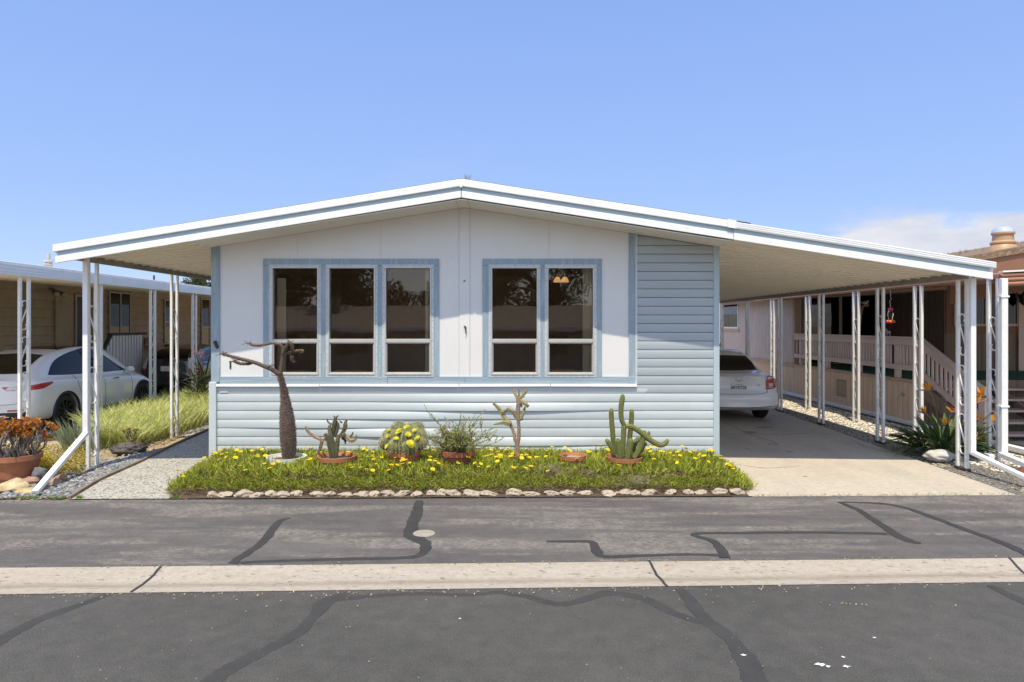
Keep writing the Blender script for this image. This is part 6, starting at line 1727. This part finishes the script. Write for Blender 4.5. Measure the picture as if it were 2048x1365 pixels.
rock('boulder', 'small orange rock at the very left beside the big boulder', -6, 984, 30, 26, 8.6, (.55, .34, .12), 5.1)
rock('boulder', 'dark grey upright stone right of the jade plant pot', 80, 950, 28, 32, 9.1, (.13, .13, .15), 7.7)
rock('boulder', 'reddish broken stone between jade pot and big boulder', 60, 962, 34, 15, 8.95, (.36, .22, .16), 9.3)
rock('boulder', 'flat tan slab lying under the slanted downspout end', 52, 988, 46, 24, 8.5, (.46, .34, .19), 11.2)
rock('boulder', 'brown block beside the slanted white downspout', 108, 966, 28, 18, 8.95, (.36, .25, .16), 13.9)
rock('boulder', 'rust brown stone right of the slanted downspout', 122, 957, 24, 16, 9.1, (.33, .21, .14), 15.4)
rock('boulder', 'low grey brown stone behind the foot of the downspout', 92, 978, 26, 16, 8.7, (.27, .22, .17), 17.8)
rock('lava_rock', 'rough red brown lava rock at the right end beside downspout', 2052, 953, 34, 36, 9.4, (.16, .06, .04), 21.0)
# sedum ground cover
sd_m = MB()
def sedum(n, region, cols, hgt_=.10):
    for k in range(n):
        p = region()
        if p is None: continue
        sd_m.cur = jcol(R.choice(cols), .25)
        sd_m.blade((p[0], p[1], R.uniform(0, hgt_)), (R.gauss(0, 1), R.gauss(0, 1), R.uniform(.2, 1)), R.uniform(.02, .045), R.uniform(.012, .02), R.uniform(-.2, .4), 2)
def reg_sed():
    y = R.uniform(9.35, 11.2); x = X(R.uniform(55, 170), y)
    if noise.noise(Vector((x * 2, y * 2, 3))) < -.25: return None
    return (x, y)
sedum(4600, reg_sed, [(.36, .34, .05), (.42, .30, .06), (.25, .28, .05), (.48, .40, .07), (.34, .20, .05)], .13)
def reg_sed2():
    y = R.uniform(9.4, 10.2); x = X(R.uniform(66, 100), y); return (x, y)
sedum(1100, reg_sed2, [(.62, .50, .04), (.5, .4, .05)], .22)
tag(sd_m.build('sedum', m_fol), 'low yellow orange sedum carpet beside the slanted white downspout', 'ground cover', kind='stuff')
# low stone dish with a small gnarled succulent
YD = 11.15
td = thing('bonsai_succulent', 'gnarled little succulent tree on a low dark stone dish', 'succulent', (X(258, YD), YD, 0))
mb = MB(); mb.cur = (.10, .09, .085); mb.ico((X(258, YD), YD, .06), 1, 4, .25, 2.5, 4.4, (.27, .2, .11)); mb.build('stone_dish', attr_mat('boulder'), td, smooth=True)
st_ = MB(); jl = MB(); c = Vector((X(262, YD), YD, 0)); hgt = .10
def bons(p, d, L, r, lev):
    d = d.normalized(); pts = [p]
    for k in range(3): d = (d + Vector((R.gauss(0, .3), R.gauss(0, .25), .08))).normalized(); pts.append(pts[-1] + d * L / 3)
    st_.cur = jcol((.14, .10, .08), .2); st_.tube(pts, [r, r * .85, r * .7, r * .6], 6, caps=False)
    if lev:
        for k in range(3): bons(pts[-1], d + Vector((R.gauss(0, .8), R.gauss(0, .6), .1)), L * .7, r * .65, lev - 1)
    else:
        for k in range(9):
            a = R.uniform(0, 2 * PI); jl.cur = jcol(R.choice([(.34, .26, .06), (.42, .30, .07), (.30, .14, .05), (.26, .26, .07)]), .2)
            jl.blade(pts[-1], (math.cos(a), math.sin(a), R.uniform(0, 1)), .032, .018, 0, 2)
bons(c + Vector((0, 0, .1)), Vector((.1, 0, 1)), .14, .022, 2); bons(c + Vector((-.04, 0, .1)), Vector((-.7, -.1, .7)), .13, .016, 2); bons(c + Vector((.02, 0, .1)), Vector((.7, -.1, .5)), .1, .014, 2)
for k in range(420):
    a = R.uniform(0, 2 * PI); rr = R.random() ** .5; p = Vector((X(258, YD) + .25 * rr * math.cos(a), YD + .18 * rr * math.sin(a), .10 + .06 * (1 - rr)))
    jl.cur = jcol(R.choice([(.12, .13, .07), (.26, .10, .06), (.10, .10, .09), (.22, .24, .08)]), .25); jl.blade(p, (math.cos(a), math.sin(a), R.uniform(.3, 1)), R.uniform(.02, .05), .016, .1, 2)
st_.build('stem', m_plant, td); jl.build('foliage', m_fol, td)
# striped grass bank
sg = MB(); SGC = [(.58, .60, .20), (.68, .68, .29), (.42, .50, .13), (.74, .72, .38), (.30, .38, .10), (.60, .60, .24)]
for k in range(20000):
    y = 11.7 + R.random() ** 1.15 * 7.2; xr = path_left(y) - .40 - .25 * (1 - min(1, (y - 11.7) / 2)); xl = max(-8.25, lerp(-6.9, -8.3, min(1, (y - 11.7) / 1.6)))
    x = R.uniform(xl, xr)
    if math.hypot(x - (-6.15), (y - 12.7) * .8) < .2: continue
    hh = .20 + .10 * noise.noise(Vector((x * .8, y * .8, 0))); a = R.uniform(0, 2 * PI)
    sg.cur = jcol(R.choice(SGC), .2)
    sg.blade((x, y, 0), (math.cos(a) * .45, math.sin(a) * .45, 1), R.uniform(.32, .66) * (1 + .4 * noise.noise(Vector((x, y, 3)))), R.uniform(.011, .018), R.uniform(.6, 1.9), 4)
tag(sg.build('striped_grass', m_fol), 'bank of pale yellow green striped grass beside the path', 'ornamental grass', kind='stuff')
def tuft_at(px, Y, n_, L, label, cols):
    grass_clump('grass_clump', label, 'ornamental grass', (X(px, Y), Y, 0), n_, L, .17, cols, .011, 1.2, 'ornamental grass clumps by the white car')
tuft_at(152, 11.3, 230, .62, 'grey green arching grass clump right of the white car rear wheel', [(.25, .30, .17), (.32, .36, .22), (.18, .23, .12)])
tuft_at(205, 11.7, 240, .5, 'yellow green grass clump just behind the front left awning post', SGC)
# aloe with red flower spikes at the far corner
YA_ = 16.6
ta = thing('aloe', 'dark spiky aloe with coral red flower spikes at home corner', 'aloe', (X(398, YA_), YA_, 0))
mb = MB(); c = Vector((X(402, YA_), YA_, .0))
for k in range(95):
    a = R.uniform(0, 2 * PI); e = R.uniform(.1, 1.4); mb.cur = jcol(R.choice([(.05, .075, .035), (.075, .09, .05), (.10, .11, .06)]), .2)
    mb.blade(c + Vector((R.gauss(0, .1), R.gauss(0, .1), R.uniform(.1, .9))), (math.cos(a) * math.cos(e), math.sin(a) * math.cos(e), math.sin(e)), R.uniform(.35, .75), .045, .7, 4)
mb.build('foliage', m_fol, ta)
for (a, b) in ((392, 706), (403, 712), (396, 735), (402, 752)):
    mb = MB(); e = P(a, b, YA_ - .1); q = [Vector((X(398, YA_), YA_, .5)), (Vector((X(398, YA_), YA_, .5)) + e) / 2 + Vector((.05, 0, .05)), e]
    mb.cur = (.22, .13, .09); mb.tube(smooth_pts(q, 4), .010, 5)
    for k in range(34):
        mb.cur = jcol((.50, .17, .12), .25); an = R.uniform(0, 2 * PI); mb.blade(e + Vector((R.gauss(0, .05), R.gauss(0, .04), R.gauss(0, .04))), (math.cos(an), math.sin(an), R.gauss(0, .6)), R.uniform(.04, .08), .016, .4, 2)
    mb.build('flower_spike', m_fol, ta)

# ---------------------------------------------------------------- bird of paradise
YBP = 10.9
tb = thing('bird_of_paradise', 'clump of bird of paradise with orange flowers beside the carport post', 'plant', (X(1895, YBP), YBP, 0))
mb = MB(); c = Vector((X(1890, YBP), YBP, .03))
def lance(mb, p, d, L, w, bend, col):
    d = d.normalized(); side = d.cross(Vector((0, 0, 1)))
    side = side.normalized() if side.length > 1e-3 else Vector((1, 0, 0))
    prof = [.10, .08, .06, .5, .9, 1.0, .85, .5, .05]; pts = []; dirs = []; q = p.copy()
    for i in range(9):
        pts.append(q.copy()); dirs.append(d.copy()); q = q + d * L / 8; d = (d + Vector((0, 0, -bend * (i / 8) ** 1.2 * .35))).normalized()
    rows = []
    for i in range(9):
        nn_ = side.cross(dirs[i]).normalized(); ww = w * prof[i] / 2
        rows.append([pts[i] - side * ww + nn_ * ww * .45, pts[i], pts[i] + side * ww + nn_ * ww * .45])
    mb.cur = col; mb.grid(rows)
for k in range(210):
    a = R.uniform(0, 2 * PI); e = R.choice([R.uniform(.25, .8), R.uniform(.5, 1.35)]); rr = R.random() ** .5 * .26
    b_ = c + Vector((rr * math.cos(a) * 1.3, rr * math.sin(a) * .8, 0))
    L = R.uniform(.40, .74) * (1 if e < 1.0 else .95)
    col = jcol(R.choice([(.05, .095, .035), (.075, .13, .045), (.10, .16, .055), (.17, .20, .07), (.06, .10, .04)]), .2)
    lance(mb, b_, Vector((math.cos(a) * math.cos(e), math.sin(a) * math.cos(e) * .8, math.sin(e))), L, R.uniform(.06, .095), R.uniform(.5, 1.5), col)
for k in range(70):
    a = R.uniform(0, 2 * PI); mb.cur = jcol((.32, .26, .14), .2); mb.blade(c + Vector((R.gauss(0, .18), R.gauss(0, .1), 0)), (math.cos(a) * .8, math.sin(a) * .5, .8), R.uniform(.3, .7), .018, 1.2, 4)
mb.build('foliage', m_fol, tb)
for (a, b, s_) in ((1858, 780, 1), (1960, 793, 1.15), (1950, 807, 1.1), (1852, 828, .9), (1905, 824, .9), (1886, 851, 1), (1949, 840, 1), (1948, 884, 1), (1978, 843, .8), (1994, 820, .8), (1997, 848, .8)):
    mb = MB(); Yf = YBP + R.uniform(-.45, -.1); e = P(a, b, Yf); foot = c + Vector(((e.x - c.x) * .35, (Yf - YBP) * .4, .15))
    sx = 1 if a > 1880 else -1
    mb.cur = jcol((.20, .20, .09), .2); mb.tube(smooth_pts([foot, foot.lerp(e, .6) + Vector((-.04 * sx, 0, .04)), e], 5), .0075, 6)
    beak = Vector((sx * R.uniform(.7, 1), R.uniform(-.3, .1), R.uniform(-.15, .25))).normalized()
    mb.cur = jcol((.30, .16, .15), .2); mb.tube([e - beak * .03, e + beak * .05 * s_, e + beak * .20 * s_], [.009, .019 * s_, .002], 6)
    for k in range(8):
        d = Vector((sx * R.gauss(.15, .5), R.gauss(0, .35), R.uniform(.5, 1.1))); mb.cur = jcol((.72, .30, .015), .18)
        mb.blade(e + beak * R.uniform(0, .05), d, R.uniform(.11, .17) * s_, .034 * s_, -.1, 3)
    mb.cur = (.10, .09, .35); mb.blade(e + beak * .04, beak + Vector((0, 0, .4)), .08 * s_, .012, 0, 2)
    mb.build('flower', m_fol, tb)
rock('planter_stone', 'pale rounded stone at the foot of the bird of paradise', 1878, 912, 58, 24, 10.35, (.42, .41, .38), 31.0)
wd = MB()
for k in range(500):    # small weeds along the gravel and cracks
    if k < 330: y = R.uniform(8.6, 10.6); x = R.uniform(6.75, 8.6)
    else: x = R.uniform(3.0, 6.3); y = e0(x) + R.uniform(-.02, .02)
    wd.cur = jcol(R.choice([(.36, .27, .10), (.20, .22, .06), (.42, .34, .16), (.28, .26, .08)]), .25)
    wd.blade((x, y, .01), (R.gauss(0, 1), R.gauss(0, 1), .8), R.uniform(.02, .07), .006, .5, 2)
for k in range(300):
    px = R.choice([R.uniform(30, 75), R.uniform(95, 130), R.uniform(150, 165), R.uniform(340, 360)]); y = e0(X(px, 8.3)) + R.uniform(0, .08)
    wd.cur = jcol(R.choice([(.12, .2, .03), (.2, .26, .05)]), .25); wd.blade((X(px, y), y, .01), (R.gauss(0, .6), R.gauss(0, .6), 1), R.uniform(.03, .06), .006, .5, 2)
tag(wd.build('weeds', m_fol), 'small dry weeds and green sprigs along gravel and pavement edges', 'weeds', kind='stuff')

# ---------------------------------------------------------------- trees; what stands across the street and shows in the window panes
def leaf_tree(name, label, base, h, crown_r, trunk_r, cols, n=5200, leaf=.16, squash=1.0, lobes=26, pal=False, group=None):
    base = Vector(base); t = thing(name, label, 'tree', base, group)
    tk = MB(); tk.cur = (.10, .075, .055)
    ctr = base + Vector((0, 0, h - crown_r * squash)); pts = [base, base.lerp(ctr, .5) + Vector((R.gauss(0, .12), R.gauss(0, .12), 0)), ctr]
    tk.tube(smooth_pts(pts, 4), smooth_r([trunk_r, trunk_r * .75, trunk_r * .5], 4), 9)
    lf = MB(); cl = []
    for k in range(lobes):
        while True:
            d = Vector((R.uniform(-1, 1), R.uniform(-1, 1), R.uniform(-1, 1)))
            if .25 < d.length < 1: break
        cl.append((ctr + Vector((d.x * crown_r, d.y * crown_r, d.z * crown_r * squash)), R.uniform(.22, .42) * crown_r))
    for c, r in cl[:14]:
        tk.tube(smooth_pts([ctr.lerp(base, .25), (ctr + c) / 2 + Vector((0, 0, -.1)), c], 3), smooth_r([trunk_r * .4, trunk_r * .22, trunk_r * .08], 3), 6, caps=False)
    tk.build('trunk', m_plant, t, smooth=True)
    for k in range(n):
        c, r = cl[R.randrange(len(cl))]; d = Vector((R.gauss(0, 1), R.gauss(0, 1), R.gauss(0, 1))).normalized()
        p = c + d * r * R.random() ** .4; lf.cur = jcol(R.choice(cols), .25)
        lf.blade(p, d + Vector((R.gauss(0, .6), R.gauss(0, .6), R.gauss(-.2, .6))), leaf * R.uniform(.6, 1.3), leaf * R.uniform(.35, .6), .5, 2)
    lf.build('crown', m_fol, t)
    return t
# conifer behind the left home
def conifer(name, label, base, h, r, n=3000):
    base = Vector(base); t = thing(name, label, 'tree', base)
    tk = MB(); tk.cur = (.12, .085, .06); tk.tube([base, base + Vector((.1, 0, h * .5)), base + Vector((0, 0, h))], [.22, .14, .03], 8); lf = MB()
    for k in range(70):
        z = h * R.uniform(.25, .98); a = R.uniform(0, 2 * PI); L = r * (1.15 - z / h) * R.uniform(.7, 1.15); d = Vector((math.cos(a), math.sin(a), R.uniform(.05, .5))).normalized()
        p0 = base + Vector((0, 0, z)); p1 = p0 + d * L; tk.tube([p0, p1], [.04, .01], 5, caps=False)
        for j in range(n // 70):
            f = R.uniform(.25, 1.05); lf.cur = jcol(R.choice([(.045, .07, .025), (.065, .095, .03), (.10, .12, .04)]), .25)
            lf.blade(p0.lerp(p1, f) + Vector((R.gauss(0, .1), R.gauss(0, .1), R.gauss(0, .08))), d + Vector((R.gauss(0, .5), R.gauss(0, .5), R.gauss(.2, .4))), R.uniform(.18, .4), .07, .5, 2)
    tk.build('trunk', m_plant, t, smooth=True); lf.build('crown', m_fol, t); return t
conifer('conifer', 'dark feathery conifer rising behind the brown home roof', P(408, 650, 42) + Vector((0, 0, -2.09)), 7.0, 3.4, 9000)
DK = [(.07, .085, .03), (.09, .10, .035), (.12, .125, .045), (.055, .065, .026)]
leaf_tree('street_tree', 'broad dark tree across the street mirrored in the triple window', (-9.5, -21, 0), 9.0, 4.2, .3, DK, 15000, .26)
leaf_tree('street_tree', 'second dark tree across the street mirrored beside the first', (-3.6, -26, 0), 6.6, 2.9, .26, DK, 11000, .24)
leaf_tree('street_tree', 'tall loose tree across the street mirrored in the left pane', (-15.5, -24, 0), 9.5, 4.0, .3, DK, 11000, .28)
leaf_tree('street_tree', 'olive tree across the street mirrored in the right window pair', (2.6, -22, 0), 8.2, 3.4, .28, [(.07, .085, .03), (.09, .10, .04), (.05, .065, .025)], 11000, .24)
leaf_tree('street_tree', 'round dark tree across the street mirrored under the lit lamp', (8.2, -24, 0), 7.0, 3.0, .26, DK, 10000, .24)
ac = thing('neighbour_home', 'low tan roofed home across the street mirrored in the panes', 'mobile home', (-3, -12, 0))
mb = MB(); mb.box(-14, 7.5, -20, -12.7, 0, 1.85); mb.build('wall', simple('far_wall', (.34, .30, .25), .8), ac)
m_fr = simple('far_roof', (.30, .25, .20), .85)
mb = MB()
mb.hexa([(-15, -12.1, 1.80), (8.5, -12.1, 1.80), (8.5, -16.6, 3.0), (-15, -16.6, 3.0)], [(-15, -12.1, 1.92), (8.5, -12.1, 1.92), (8.5, -16.6, 3.12), (-15, -16.6, 3.12)])
mb.hexa([(-15, -16.6, 3.0), (8.5, -16.6, 3.0), (8.5, -21, 1.8), (-15, -21, 1.8)], [(-15, -16.6, 3.12), (8.5, -16.6, 3.12), (8.5, -21, 1.92), (-15, -21, 1.92)])
mb.build('roof', m_fr, ac)
mb = MB(); mb.box(-15, 8.5, -12.09, -12.04, 1.78, 1.93); mb.build('gutter', m_metal, ac)
mb = MB(); mb.box(-9.2, -8.6, -15.6, -15.0, 2.6, 3.5); mb.build('chimney', m_fr, ac)
for xx in (-11.5, -8.2, -2.5, 1.4, 4.6):
    mb = MB(); mb.box(xx, xx + 1.6, -12.69, -12.65, .7, 1.6); mb.build('window', m_dglass, ac)
